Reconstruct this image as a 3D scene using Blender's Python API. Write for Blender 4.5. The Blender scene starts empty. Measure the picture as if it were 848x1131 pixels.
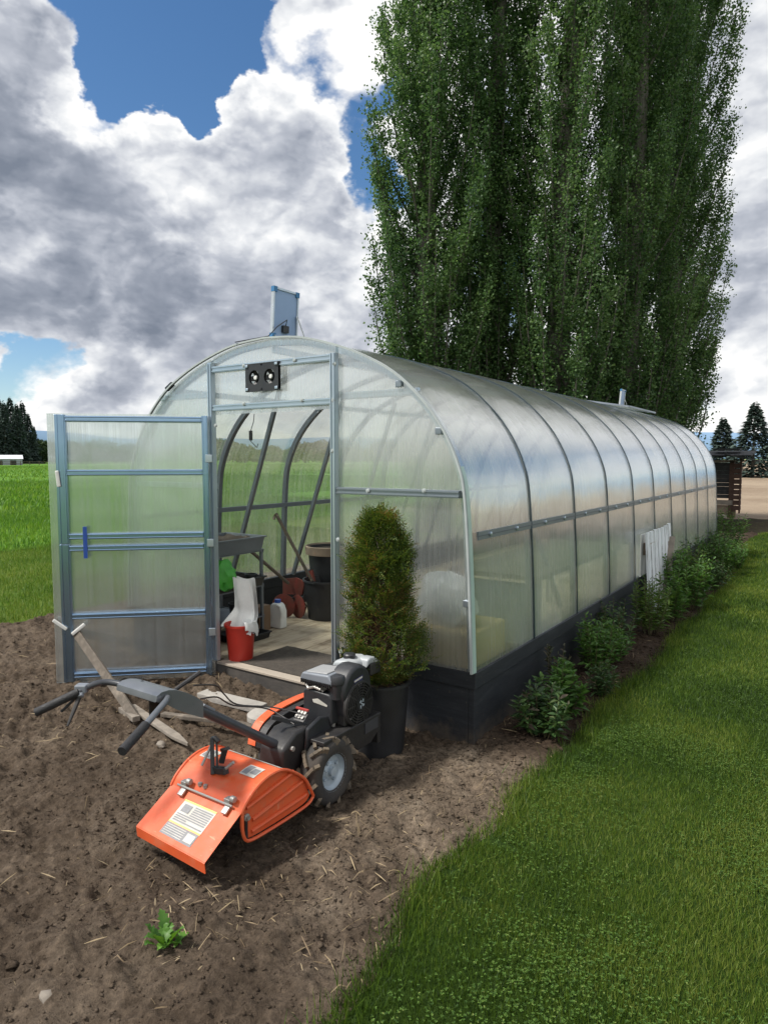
import bpy, bmesh, math, random
import numpy as np
from mathutils import Vector, Matrix

random.seed(7)
RNG = np.random.default_rng(11)
SC = bpy.context.scene
COL = SC.collection
PI = math.pi
rad = math.radians

# ------------------------------------------------------------------ camera numbers
FPX, CX, CY, IW, IH = 745.0, 424.0, 565.5, 848, 1131
PITCH, YAW = rad(4.53), rad(34.1)
CAM = Vector((1.7913, -3.6252, 1.75))
_d = Vector((-math.sin(YAW), math.cos(YAW), 0)); CR = Vector((math.cos(YAW), math.sin(YAW), 0)); _z = Vector((0, 0, 1))
CF = _d * math.cos(PITCH) - _z * math.sin(PITCH)
CU = _z * math.cos(PITCH) + _d * math.sin(PITCH)
def ray(px, py): return CF + CR * ((px - CX) / FPX) - CU * ((py - CY) / FPX)
def at_x(px, py, X): q = ray(px, py); return CAM + q * ((X - CAM.x) / q.x)
def at_y(px, py, Y): q = ray(px, py); return CAM + q * ((Y - CAM.y) / q.y)
def at_z(px, py, Z=0.0): q = ray(px, py); return CAM + q * ((Z - CAM.z) / q.z)

# ------------------------------------------------------------------ numpy noise
_T = np.random.default_rng(5).random((256, 256))
def vnoise(x, y, s=0):
    x = np.asarray(x, float) + s * 17.31; y = np.asarray(y, float) + s * 9.77
    xi = np.floor(x).astype(int); yi = np.floor(y).astype(int)
    fx = x - xi; fy = y - yi
    fx = fx * fx * (3 - 2 * fx); fy = fy * fy * (3 - 2 * fy)
    a = _T[xi % 256, yi % 256]; b = _T[(xi + 1) % 256, yi % 256]
    c = _T[xi % 256, (yi + 1) % 256]; d = _T[(xi + 1) % 256, (yi + 1) % 256]
    return (a * (1 - fx) + b * fx) * (1 - fy) + (c * (1 - fx) + d * fx) * fy
def fbm(x, y, o=4, s=0, g=.5):
    t = 0; a = 1; n = 0
    for i in range(o):
        t = t + a * vnoise(np.asarray(x) * 2 ** i, np.asarray(y) * 2 ** i, s + i); n += a; a *= g
    return t / n

# ------------------------------------------------------------------ materials
class NT:
    def __init__(s, name):
        s.m = bpy.data.materials.new(name); s.m.use_nodes = True
        s.t = s.m.node_tree; s.t.nodes.clear(); s.N = s.t.nodes; s.L = s.t.links
        s.out = s.N.new('ShaderNodeOutputMaterial')
    def n(s, ty, ins=None, **kw):
        nd = s.N.new(ty)
        for k, v in kw.items(): setattr(nd, k, v)
        for k, v in (ins or {}).items(): s.set(nd, k, v)
        return nd
    def set(s, nd, k, v):
        i = nd.inputs[k]
        if isinstance(v, bpy.types.NodeSocket): s.L.new(v, i)
        else: i.default_value = v
def c4(c): return (c[0], c[1], c[2], 1.0)
def ramp(w, fac, stops):
    r = w.n('ShaderNodeValToRGB'); w.L.new(fac, r.inputs[0]); e = r.color_ramp.elements
    while len(e) < len(stops): e.new(.5)
    for i, (p, c) in enumerate(stops): e[i].position = p; e[i].color = c4(c)
    return r.outputs[0]
def pm(name, c1, c2=None, scale=6.0, rough=.6, metal=0.0, bump=0.0, bscale=None, detail=6, spec=.5, stretch=None, rvar=0.12, coat=0.0, bdist=.01, c3=None):
    w = NT(name)
    tc = w.n('ShaderNodeTexCoord'); v = tc.outputs['Object']
    if stretch:
        mp = w.n('ShaderNodeMapping', {'Vector': v, 'Scale': stretch}); v = mp.outputs[0]
    nz = w.n('ShaderNodeTexNoise', {'Vector': v, 'Scale': scale, 'Detail': detail, 'Roughness': .62})
    c2 = c2 or tuple(x * .75 for x in c1)
    st = [(.3, c1), (.7, c2)] if not c3 else [(.28, c1), (.5, c2), (.74, c3)]
    col = ramp(w, nz.outputs['Fac'], st)
    mr = w.n('ShaderNodeMapRange', {'Value': nz.outputs['Fac'], 'From Min': .3, 'From Max': .7, 'To Min': max(0.02, rough - rvar), 'To Max': min(1, rough + rvar)})
    b = w.n('ShaderNodeBsdfPrincipled', {'Base Color': col, 'Roughness': mr.outputs[0], 'Metallic': metal, 'Specular IOR Level': spec, 'Coat Weight': coat})
    if bump:
        n2 = w.n('ShaderNodeTexNoise', {'Vector': v, 'Scale': bscale or scale * 4, 'Detail': 5})
        bp = w.n('ShaderNodeBump', {'Height': n2.outputs['Fac'], 'Strength': bump, 'Distance': bdist})
        w.L.new(bp.outputs[0], b.inputs['Normal'])
    w.L.new(b.outputs[0], w.out.inputs[0])
    return w.m
def leafmat(name, stops, rough=.5, trans=.35, tcol=None, pa=.25, pn=0.0):
    w = NT(name)
    g = w.n('ShaderNodeNewGeometry')
    fac = g.outputs['Random Per Island']
    if pn:
        tc = w.n('ShaderNodeTexCoord')
        nz = w.n('ShaderNodeTexNoise', {'Vector': tc.outputs['Object'], 'Scale': pn, 'Detail': 3})
        mr = w.n('ShaderNodeMapRange', {'Value': nz.outputs['Fac'], 'From Min': .35, 'From Max': .65, 'To Min': -pa, 'To Max': pa})
        ad = w.n('ShaderNodeMath', {0: fac, 1: mr.outputs[0]}, operation='ADD', use_clamp=True)
        fac = ad.outputs[0]
    col = ramp(w, fac, stops)
    b = w.n('ShaderNodeBsdfPrincipled', {'Base Color': col, 'Roughness': rough, 'Specular IOR Level': .35})
    hs = w.n('ShaderNodeHueSaturation', {'Color': col, 'Hue': .485, 'Saturation': 1.1, 'Value': 1.5})
    tr = w.n('ShaderNodeBsdfTranslucent', {'Color': hs.outputs[0]})
    mx = w.n('ShaderNodeMixShader', {'Fac': trans, 1: b.outputs[0], 2: tr.outputs[0]})
    w.L.new(mx.outputs[0], w.out.inputs[0])
    return w.m
def polymat(name, axis, flute=70.0, clear=.42, rough=.22, tint=(.93, .97, .95), refl=1.0, vein=.5, sharp=.35):
    """twin-wall polycarbonate: part see-through, part milky, glossy at a slant, fine flutes along one axis"""
    w = NT(name)
    tc = w.n('ShaderNodeTexCoord')
    sp = w.n('ShaderNodeSeparateXYZ', {0: tc.outputs['Object']})
    ax = sp.outputs['X' if axis == 0 else 'Y']
    m1 = w.n('ShaderNodeMath', {0: ax, 1: flute * 2 * PI}, operation='MULTIPLY')
    sn = w.n('ShaderNodeMath', {0: m1.outputs[0]}, operation='SINE')
    cb = w.n('ShaderNodeCombineXYZ', {('X'): ax})
    st = w.n('ShaderNodeTexNoise', {'Vector': cb.outputs[0], 'Scale': 26.0, 'Detail': 4, 'Roughness': .75})
    mpn = w.n('ShaderNodeMapping', {'Vector': tc.outputs['Object'], 'Scale': (1, 1, .45)})
    dirt = w.n('ShaderNodeTexNoise', {'Vector': mpn.outputs[0], 'Scale': 2.2, 'Detail': 7, 'Roughness': .65})
    h = w.n('ShaderNodeMath', {0: st.outputs['Fac'], 1: sn.outputs[0]}, operation='MULTIPLY')
    bp = w.n('ShaderNodeBump', {'Height': h.outputs[0], 'Strength': .25, 'Distance': .0015})
    wob = w.n('ShaderNodeTexNoise', {'Vector': tc.outputs['Object'], 'Scale': 1.6, 'Detail': 2})
    bp2 = w.n('ShaderNodeBump', {'Height': wob.outputs['Fac'], 'Strength': .35, 'Distance': .03, 'Normal': bp.outputs[0]})
    # see-through amount: streaks along the flutes and a little dirt
    a = w.n('ShaderNodeMath', {0: st.outputs['Fac'], 1: vein}, operation='MULTIPLY')
    b_ = w.n('ShaderNodeMath', {0: dirt.outputs['Fac'], 1: -.45}, operation='MULTIPLY_ADD')
    w.L.new(a.outputs[0], b_.inputs[2])
    fr0 = w.n('ShaderNodeMath', {0: b_.outputs[0], 1: clear - vein * .5 + .225}, operation='ADD', use_clamp=True)
    # two walls and the webs between them: clearer straight on, milkier at a slant
    lw = w.n('ShaderNodeLayerWeight', {'Blend': .5})
    fz0 = w.n('ShaderNodeMapRange', {'Value': lw.outputs['Facing'], 'From Min': .42, 'From Max': .72, 'To Min': 1.0, 'To Max': .46})
    fr = w.n('ShaderNodeMath', {0: fr0.outputs[0], 1: fz0.outputs[0]}, operation='MULTIPLY', use_clamp=True)
    tr0 = w.n('ShaderNodeBsdfTransparent', {'Color': c4(tint)})
    # the flutes act as little lenses and smear what lies behind them sideways
    bpf = w.n('ShaderNodeBump', {'Height': sn.outputs[0], 'Strength': 1.0, 'Distance': .0028})
    rf = w.n('ShaderNodeBsdfRefraction', {'Color': c4(tint), 'IOR': 1.05, 'Roughness': .12, 'Normal': bpf.outputs[0]})
    trp = w.n('ShaderNodeMixShader', {'Fac': sharp, 1: rf.outputs[0], 2: tr0.outputs[0]})
    trl = w.n('ShaderNodeBsdfTranslucent', {'Color': (.95, .965, .955, 1), 'Normal': bp.outputs[0]})
    dif = w.n('ShaderNodeBsdfDiffuse', {'Color': (.84, .87, .87, 1), 'Normal': bp.outputs[0]})
    milk = w.n('ShaderNodeMixShader', {'Fac': .32, 1: trl.outputs[0], 2: dif.outputs[0]})
    body = w.n('ShaderNodeMixShader', {'Fac': fr.outputs[0], 1: milk.outputs[0], 2: trp.outputs[0]})
    gl = w.n('ShaderNodeBsdfGlossy', {'Color': (.95, .97, 1, 1), 'Roughness': rough, 'Normal': bp2.outputs[0]})
    # four air-plastic faces: Schlick curve on the angle, the same from both sides
    lw2 = w.n('ShaderNodeLayerWeight', {'Blend': .5, 'Normal': bp2.outputs[0]})
    pw = w.n('ShaderNodeMath', {0: lw2.outputs['Facing'], 1: 3.2}, operation='POWER')
    fm = w.n('ShaderNodeMath', {0: pw.outputs[0], 1: .74 * refl, 2: .25 * refl}, operation='MULTIPLY_ADD', use_clamp=True)
    mx = w.n('ShaderNodeMixShader', {'Fac': fm.outputs[0], 1: body.outputs[0], 2: gl.outputs[0]})
    w.L.new(mx.outputs[0], w.out.inputs[0])
    return w.m

M = {}
M['poly_x'] = polymat('polycarbonate_facade', 0, clear=.66, sharp=.5)
M['poly_y'] = polymat('polycarbonate_side', 1, clear=.90, sharp=.66, rough=.15, tint=(.88, .96, .90))
M['poly_door'] = polymat('polycarbonate_door', 0, flute=60, clear=.84, sharp=.62, rough=.2, vein=.7)
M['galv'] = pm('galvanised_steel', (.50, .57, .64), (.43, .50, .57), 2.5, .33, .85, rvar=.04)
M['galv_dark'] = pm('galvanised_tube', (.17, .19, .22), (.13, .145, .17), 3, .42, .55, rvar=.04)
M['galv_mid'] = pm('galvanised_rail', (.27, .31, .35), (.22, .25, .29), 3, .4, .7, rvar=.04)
M['galv_blue'] = pm('galvanised_door_frame', (.31, .45, .63), (.26, .38, .55), 2.5, .22, .95, rvar=.04)
M['trim'] = pm('pale_edge_trim', (.42, .46, .46), (.33, .36, .37), 5, .45)
M['seam'] = pm('seam_strap_steel', (.055, .085, .105), (.035, .055, .07), 8, .4, .6)
M['seam_light'] = pm('corner_trim_greenish', (.42, .55, .50), (.33, .46, .42), 5, .35)
M['base'] = pm('black_stained_board', (.017, .019, .024), (.028, .031, .038), 5, .62, 0, .25, 30, stretch=(1, 1, 3), spec=.35)
M['base_dusty'] = pm('dusty_black_riser', (.035, .033, .032), (.075, .066, .058), 7, .85, 0, .3, 30)
M['thresh'] = pm('worn_threshold', (.42, .36, .29), (.27, .235, .2), 8, .8, 0, .3, stretch=(.3, 3, 3))
M['ply'] = None
M['mat'] = pm('doormat_fibre', (.075, .062, .05), (.045, .038, .032), 30, .95, 0, .9, 260)
M['orange'] = pm('orange_paint', (.80, .125, .030), (.70, .10, .026), 6, .36, 0, .03, spec=.5, coat=.25)
M['orange_dust'] = pm('orange_paint_dusty', (.78, .14, .042), (.62, .105, .035), 9, .5, 0, .04, c3=(.58, .17, .085))
def orange_worn(name, k):
    w = NT(name); tc = w.n('ShaderNodeTexCoord'); P = tc.outputs['Object']
    a = w.n('ShaderNodeTexNoise', {'Vector': P, 'Scale': 5.0, 'Detail': 8, 'Roughness': .7})
    base = ramp(w, a.outputs['Fac'], [(.3, (.70, .115, .034)), (.7, (.58, .088, .027))])
    d = w.n('ShaderNodeTexNoise', {'Vector': P, 'Scale': 13.0, 'Detail': 9, 'Roughness': .75})
    dm = w.n('ShaderNodeMapRange', {'Value': d.outputs['Fac'], 'From Min': .50, 'From Max': .78, 'To Max': k})
    m1 = w.n('ShaderNodeMix', {'Factor': dm.outputs[0], 6: base, 7: (.40, .20, .11, 1)}, data_type='RGBA')
    mp = w.n('ShaderNodeMapping', {'Vector': P, 'Scale': (14, 90, 14), 'Rotation': (0, 0, .4)})
    s_ = w.n('ShaderNodeTexNoise', {'Vector': mp.outputs[0], 'Scale': 1.0, 'Detail': 4, 'Roughness': .6})
    sm = w.n('ShaderNodeMapRange', {'Value': s_.outputs['Fac'], 'From Min': .66, 'From Max': .72, 'To Max': .55})
    m2 = w.n('ShaderNodeMix', {'Factor': sm.outputs[0], 6: m1.outputs[2], 7: (.74, .34, .20, 1)}, data_type='RGBA')
    rr = w.n('ShaderNodeMapRange', {'Value': d.outputs['Fac'], 'From Min': .4, 'From Max': .7, 'To Min': .34, 'To Max': .75})
    n2 = w.n('ShaderNodeTexNoise', {'Vector': P, 'Scale': 7.0, 'Detail': 2})
    bp = w.n('ShaderNodeBump', {'Height': n2.outputs['Fac'], 'Strength': .25, 'Distance': .02})
    b = w.n('ShaderNodeBsdfPrincipled', {'Base Color': m2.outputs[2], 'Roughness': rr.outputs[0], 'Normal': bp.outputs[0]})
    w.L.new(b.outputs[0], w.out.inputs[0]); return w.m
M['orange'] = orange_worn('orange_paint_worn', .55); M['orange_dust'] = orange_worn('orange_paint_dusty', .8)
M['blackp'] = pm('black_plastic', (.017, .018, .021), (.027, .028, .032), 8, .45, 0, .08, 60)
M['blackm'] = pm('black_paint_metal', (.014, .014, .016), (.032, .030, .029), 6, .5, .1, .12, 40)
M['grayp'] = pm('grey_plastic_cover', (.20, .22, .25), (.15, .165, .19), 7, .45)
M['whitep'] = pm('pale_metal_tank', (.38, .40, .41), (.30, .32, .34), 6, .4)
M['handle'] = pm('dark_grey_handle', (.045, .048, .056), (.06, .063, .072), 6, .38, .2, .04)
M['shroud'] = pm('grey_shroud', (.13, .14, .155), (.17, .18, .195), 6, .38, .35, .04)
M['grip'] = pm('black_grip_foam', (.012, .012, .014), (.02, .02, .022), 40, .7, 0, .3, 120)
M['rubber'] = pm('tyre_rubber', (.022, .022, .023), (.055, .046, .038), 9, .85, 0, .3, 60)
M['lug'] = pm('muddy_tyre_lug', (.16, .125, .085), (.06, .05, .04), 12, .9, 0, .3, 60)
M['rim'] = pm('grey_blue_rim', (.42, .49, .55), (.33, .39, .45), 8, .4, .2)
M['steel'] = pm('bright_steel', (.42, .41, .39), (.34, .325, .30), 8, .48, .6)
M['white'] = pm('white_paint', (.78, .78, .76), (.68, .68, .66), 6, .5)
M['sticker'] = pm('worn_white_sticker', (.56, .54, .50), (.40, .38, .34), 14, .6)
M['stick_yel'] = pm('sticker_yellow', (.72, .55, .16), (.62, .46, .14), 10, .6)
M['stick_gry'] = pm('sticker_print', (.16, .16, .17), (.26, .26, .27), 60, .6)
M['stick_red'] = pm('sticker_red', (.42, .05, .04), (.34, .05, .04), 10, .6)
M['stick_blue'] = pm('sticker_navy', (.05, .05, .14), (.04, .04, .10), 10, .5)
M['wood_grey'] = pm('weathered_grey_wood', (.17, .14, .11), (.09, .075, .06), 9, .85, 0, .4, 40, c3=(.22, .185, .15))
M['wood_pale'] = pm('pale_weathered_wood', (.27, .235, .195), (.15, .13, .11), 9, .85, 0, .4, 40)
M['wood_handle'] = pm('old_handle_wood', (.115, .09, .066), (.07, .055, .042), 8, .7, 0, .2, 40)
M['concrete'] = pm('concrete', (.36, .34, .31), (.26, .245, .225), 8, .9, 0, .4, 60)
M['redp'] = pm('red_plastic', (.50, .035, .022), (.40, .028, .018), 5, .42)
M['rust'] = pm('rusty_red_paint', (.24, .030, .022), (.13, .030, .02), 12, .7, 0, .3, 50, c3=(.10, .045, .03))
M['potblack'] = pm('black_nursery_pot', (.012, .0125, .014), (.021, .022, .025), 5, .5, 0, .05)
M['tan'] = pm('tan_pot_rim', (.25, .19, .14), (.18, .135, .10), 6, .7)
M['tubgrey'] = pm('grey_tub', (.13, .15, .17), (.10, .115, .13), 6, .5)
M['sackw'] = pm('white_sack', (.76, .76, .75), (.62, .62, .62), 7, .7, 0, .3, 20)
M['greenb'] = pm('bright_green_bag', (.06, .36, .035), (.045, .26, .03), 12, .45, 0, .3, 25)
M['cap_blue'] = pm('blue_plastic', (.02, .09, .42), (.02, .07, .33), 6, .4)
M['card'] = pm('brown_cardboard', (.21, .135, .085), (.17, .11, .07), 6, .85)
M['yellowbox'] = pm('yellow_foam', (.56, .43, .20), (.44, .33, .15), 5, .8, 0, .2, c3=(.36, .27, .13))
M['pvback'] = pm('panel_back_sheet', (.30, .42, .66), (.26, .37, .58), 4, .45)
M['pvblue'] = pm('blue_corner_plastic', (.05, .20, .42), (.04, .16, .35), 5, .4)
M['pvcell'] = pm('solar_cell_face', (.012, .02, .05), (.018, .028, .065), 12, .12)
M['alu'] = pm('aluminium', (.62, .64, .66), (.52, .54, .56), 6, .35, .8)
M['slat_dark'] = pm('dark_slat_wood', (.030, .031, .033), (.016, .017, .018), 6, .8, 0, .3)
M['brownpost'] = pm('brown_post', (.085, .045, .032), (.055, .032, .024), 6, .8, 0, .3)
M['barnroof'] = pm('barn_roof_metal', (.62, .64, .66), (.52, .54, .57), .3, .4, .0)
M['barnwall'] = pm('barn_wall', (.34, .37, .42), (.28, .31, .36), .3, .7)
M['rock'] = pm('pale_rock', (.24, .21, .175), (.15, .13, .11), 10, .9, 0, .5, 40)
M['potsoil'] = pm('potting_soil', (.028, .020, .014), (.055, .040, .028), 30, .95, 0, 1.0, 90)
M['straw'] = leafmat('dry_straw', [(0, (.20, .15, .085)), (.5, (.32, .25, .15)), (.9, (.15, .105, .06)), (1, (.44, .36, .23))], .7, .1)

def base_boards():
    w = NT('black_stained_board_splashed'); tc = w.n('ShaderNodeTexCoord'); P = tc.outputs['Object']
    mp = w.n('ShaderNodeMapping', {'Vector': P, 'Scale': (1.2, 1.2, 9)})
    a = w.n('ShaderNodeTexNoise', {'Vector': mp.outputs[0], 'Scale': 3.0, 'Detail': 8, 'Roughness': .7})
    col = ramp(w, a.outputs['Fac'], [(.3, (.014, .016, .020)), (.55, (.022, .025, .030)), (.75, (.038, .041, .047))])
    sp = w.n('ShaderNodeSeparateXYZ', {0: P})
    b = w.n('ShaderNodeTexNoise', {'Vector': P, 'Scale': 9.0, 'Detail': 9, 'Roughness': .75})
    z1 = w.n('ShaderNodeMath', {0: b.outputs['Fac'], 1: -.55}, operation='MULTIPLY_ADD'); w.L.new(sp.outputs['Z'], z1.inputs[2])
    k = w.n('ShaderNodeMapRange', {'Value': z1.outputs[0], 'From Min': -.30, 'From Max': -.16, 'To Min': .75, 'To Max': 0})
    d = w.n('ShaderNodeTexNoise', {'Vector': P, 'Scale': 45.0, 'Detail': 4}); sk = w.n('ShaderNodeMapRange', {'Value': d.outputs['Fac'], 'From Min': .64, 'From Max': .72, 'To Max': .5})
    kk = w.n('ShaderNodeMath', {0: k.outputs[0], 1: sk.outputs[0]}, operation='MAXIMUM')
    m1 = w.n('ShaderNodeMix', {'Factor': kk.outputs[0], 6: col, 7: (.085, .068, .052, 1)}, data_type='RGBA')
    bp = w.n('ShaderNodeBump', {'Height': a.outputs['Fac'], 'Strength': .5, 'Distance': .004})
    pr = w.n('ShaderNodeBsdfPrincipled', {'Base Color': m1.outputs[2], 'Roughness': .62, 'Specular IOR Level': .35, 'Normal': bp.outputs[0]})
    w.L.new(pr.outputs[0], w.out.inputs[0]); return w.m
M['base'] = base_boards()
def plymat():
    w = NT('pale_floor_boards'); tc = w.n('ShaderNodeTexCoord')
    mp = w.n('ShaderNodeMapping', {'Vector': tc.outputs['Object'], 'Scale': (7, .8, 1)})
    nz = w.n('ShaderNodeTexNoise', {'Vector': mp.outputs[0], 'Scale': 3.0, 'Detail': 8, 'Roughness': .65})
    col = ramp(w, nz.outputs['Fac'], [(.25, (.30, .235, .165)), (.5, (.44, .36, .265)), (.8, (.52, .44, .335))])
    n2 = w.n('ShaderNodeTexNoise', {'Vector': tc.outputs['Object'], 'Scale': 5.0, 'Detail': 6})
    dk = ramp(w, n2.outputs['Fac'], [(.32, (.45, .42, .38)), (.5, (1, 1, 1))])
    mx = w.n('ShaderNodeMix', {'Factor': 1.0, 6: col, 7: dk}, data_type='RGBA', blend_type='MULTIPLY')
    b = w.n('ShaderNodeBsdfPrincipled', {'Base Color': mx.outputs[2], 'Roughness': .75})
    w.L.new(b.outputs[0], w.out.inputs[0]); return w.m
M['ply'] = plymat()

def whitewashed():
    w = NT('flaking_white_boards'); tc = w.n('ShaderNodeTexCoord')
    mp = w.n('ShaderNodeMapping', {'Vector': tc.outputs['Object'], 'Scale': (6, 17, .8)})
    nz = w.n('ShaderNodeTexNoise', {'Vector': mp.outputs[0], 'Scale': 2.6, 'Detail': 9, 'Roughness': .7})
    col = ramp(w, nz.outputs['Fac'], [(.34, (.13, .10, .08)), (.42, (.42, .42, .43)), (.50, (.78, .81, .86))])
    b = w.n('ShaderNodeBsdfPrincipled', {'Base Color': col, 'Roughness': .8})
    w.L.new(b.outputs[0], w.out.inputs[0]); return w.m
M['flaky'] = whitewashed()

# ------------------------------------------------------------------ mesh builder
class MB:
    def __init__(s): s.v = []; s.f = []; s.mi = []; s.cur = 0
    def add(s, vs, fs):
        o = len(s.v); s.v += [tuple(p) for p in vs]
        for f in fs: s.f.append(tuple(i + o for i in f)); s.mi.append(s.cur)
        return s
    def box(s, c, d, rot=None):
        hx, hy, hz = d[0] / 2, d[1] / 2, d[2] / 2
        P = [Vector((x, y, z)) for x in (-hx, hx) for y in (-hy, hy) for z in (-hz, hz)]
        if rot: P = [rot @ p for p in P]
        c = Vector(c)
        return s.add([p + c for p in P], [(0, 1, 3, 2), (4, 6, 7, 5), (0, 4, 5, 1), (2, 3, 7, 6), (0, 2, 6, 4), (1, 5, 7, 3)])
    def beam(s, a, b, w, h, up=(0, 0, 1), ends=True):
        a = Vector(a); b = Vector(b); t = (b - a).normalized(); u = Vector(up)
        if abs(t.dot(u)) > .98: u = Vector((0, 1, 0))
        r = t.cross(u).normalized(); u = r.cross(t).normalized()
        P = []
        for p in (a, b):
            for i, j in ((-1, -1), (1, -1), (1, 1), (-1, 1)): P.append(p + r * (i * w / 2) + u * (j * h / 2))
        return s.add(P, [(0, 1, 5, 4), (1, 2, 6, 5), (2, 3, 7, 6), (3, 0, 4, 7), (3, 2, 1, 0), (4, 5, 6, 7)])
    def tube(s, pts, r, seg=8, cap=True):
        pts = [Vector(p) for p in pts]; n = len(pts)
        rs = r if isinstance(r, (list, tuple)) else [r] * n
        o = len(s.v); u = None; V = []
        for i, p in enumerate(pts):
            t = (pts[min(i + 1, n - 1)] - pts[max(i - 1, 0)]).normalized()
            if u is None:
                u = Vector((0, 0, 1)) if abs(t.z) < .9 else Vector((1, 0, 0))
            u = (u - t * u.dot(t)).normalized(); b = t.cross(u)
            for k in range(seg):
                a = 2 * PI * k / seg
                V.append(p + (u * math.cos(a) + b * math.sin(a)) * rs[i])
        F = []
        for i in range(n - 1):
            for k in range(seg):
                F.append((i * seg + k, i * seg + (k + 1) % seg, (i + 1) * seg + (k + 1) % seg, (i + 1) * seg + k))
        if cap:
            F.append(tuple(range(seg - 1, -1, -1))); F.append(tuple((n - 1) * seg + k for k in range(seg)))
        return s.add(V, F)
    def lathe(s, c, prof, seg=24, axis='Z', cap0=False, cap1=False):
        c = Vector(c); V = []; n = len(prof)
        for r, h in prof:
            for k in range(seg):
                a = 2 * PI * k / seg; x, y = r * math.cos(a), r * math.sin(a)
                V.append(c + (Vector((x, y, h)) if axis == 'Z' else Vector((h, x, y)) if axis == 'X' else Vector((x, h, y))))
        F = []
        for i in range(n - 1):
            for k in range(seg):
                F.append((i * seg + k, i * seg + (k + 1) % seg, (i + 1) * seg + (k + 1) % seg, (i + 1) * seg + k))
        if cap0: F.append(tuple(range(seg - 1, -1, -1)))
        if cap1: F.append(tuple((n - 1) * seg + k for k in range(seg)))
        return s.add(V, F)
    def prism(s, poly, axis, a, b):
        """poly of 2D points, extruded along axis (0: (y,z), 1: (x,z), 2: (x,y)) from a to b"""
        def P(p, h): return (h, p[0], p[1]) if axis == 0 else (p[0], h, p[1]) if axis == 1 else (p[0], p[1], h)
        n = len(poly); V = [P(p, a) for p in poly] + [P(p, b) for p in poly]
        F = [(i, (i + 1) % n, n + (i + 1) % n, n + i) for i in range(n)] + [tuple(range(n - 1, -1, -1)), tuple(range(n, 2 * n))]
        return s.add(V, F)
    def ngon(s, pts): return s.add(pts, [tuple(range(len(pts)))])
    def blob(s, c, d, seed=0, amp=.25, sub=2, crumple=0.0):
        bm = bmesh.new(); bmesh.ops.create_icosphere(bm, subdivisions=sub, radius=1)
        r = random.Random(seed); ph = [(r.uniform(0, 6), r.uniform(1, 3)) for _ in range(6)]
        V = []
        for v in bm.verts:
            p = v.co.normalized(); k = 1 + amp * (math.sin(p.x * ph[0][1] * 2 + ph[0][0]) * math.cos(p.y * ph[1][1] * 2 + ph[1][0]) + .5 * math.sin(p.z * 5 + p.x * 4 + ph[2][0]))
            if crumple: k += crumple * (abs(math.sin(p.x * 7 + p.z * 5 + seed)) + abs(math.sin(p.y * 9 - p.z * 6 + seed * 2)) * .8 + abs(math.sin(p.z * 13 + p.x * 11 - p.y * 8)) * .5 - 1.1)
            V.append((c[0] + p.x * k * d[0], c[1] + p.y * k * d[1], c[2] + p.z * k * d[2]))
        F = [tuple(v.index for v in f.verts) for f in bm.faces]; bm.free()
        return s.add(V, F)

def worldpos(o):
    p = Vector((0, 0, 0))
    while o: p += o.location; o = o.parent
    return p
def obj(name, mb, mat, parent=None, smooth=False, bevel=0.0, seg=2, local=False, autos=None, origin=None):
    off = Vector((0, 0, 0)) if (local or parent is None) else worldpos(parent)
    if origin is not None: off = Vector(origin)
    me = bpy.data.meshes.new(name)
    me.from_pydata([(p[0] - off.x, p[1] - off.y, p[2] - off.z) for p in mb.v], [], mb.f)
    mats = mat if isinstance(mat, (list, tuple)) else [mat]
    for m in mats: me.materials.append(m)
    if len(mats) > 1: me.polygons.foreach_set('material_index', mb.mi)
    bm = bmesh.new(); bm.from_mesh(me); bmesh.ops.recalc_face_normals(bm, faces=bm.faces); bm.to_mesh(me); bm.free()
    if smooth or autos:
        me.polygons.foreach_set('use_smooth', [True] * len(me.polygons))
        me.set_sharp_from_angle(angle=rad(autos or 40))
    o = bpy.data.objects.new(name, me); COL.objects.link(o)
    if parent: o.parent = parent
    elif origin is not None: o.location = off
    if bevel:
        b = o.modifiers.new('bevel', 'BEVEL'); b.width = bevel; b.segments = seg; b.limit_method = 'ANGLE'; b.angle_limit = rad(35)
        me.polygons.foreach_set('use_smooth', [True] * len(me.polygons)); 
        wn = o.modifiers.new('normals', 'WEIGHTED_NORMAL'); wn.keep_sharp = True
    return o
def npobj(name, V, F, mat, parent=None, smooth=False):
    """fast mesh from numpy arrays: V (n,3), F (m,k) of one face size"""
    me = bpy.data.meshes.new(name); V = np.asarray(V, np.float32); F = np.asarray(F, np.int32)
    me.vertices.add(len(V)); me.vertices.foreach_set('co', V.ravel())
    k = F.shape[1]; me.loops.add(F.size); me.loops.foreach_set('vertex_index', F.ravel())
    me.polygons.add(len(F)); me.polygons.foreach_set('loop_start', np.arange(0, F.size, k, dtype=np.int32))
    me.update(calc_edges=True)
    if smooth: me.polygons.foreach_set('use_smooth', np.ones(len(F), bool))
    me.materials.append(mat)
    o = bpy.data.objects.new(name, me); COL.objects.link(o)
    if parent: o.parent = parent
    return o
def thing(name, label, cat, loc=(0, 0, 0), rz=0.0, group=None):
    o = bpy.data.objects.new(name, None); COL.objects.link(o); o.empty_display_size = .1
    o.location = loc; o.rotation_euler = (0, 0, rz)
    return tag(o, label, cat, group)
def tag(o, label, cat, group=None):
    o['label'] = label; o['category'] = cat
    if group: o['group'] = group
    return o
def struct(o, label=None): 
    o['kind'] = 'structure'
    if label: o['label'] = label
    return o
def stuff(o, label, cat=None):
    o['kind'] = 'stuff'; o['label'] = label
    if cat: o['category'] = cat
    return o
def copy_tree(o, parent=None):
    c = o.copy(); COL.objects.link(c)
    if parent: c.parent = parent
    for ch in o.children: copy_tree(ch, c)
    return c
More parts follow.
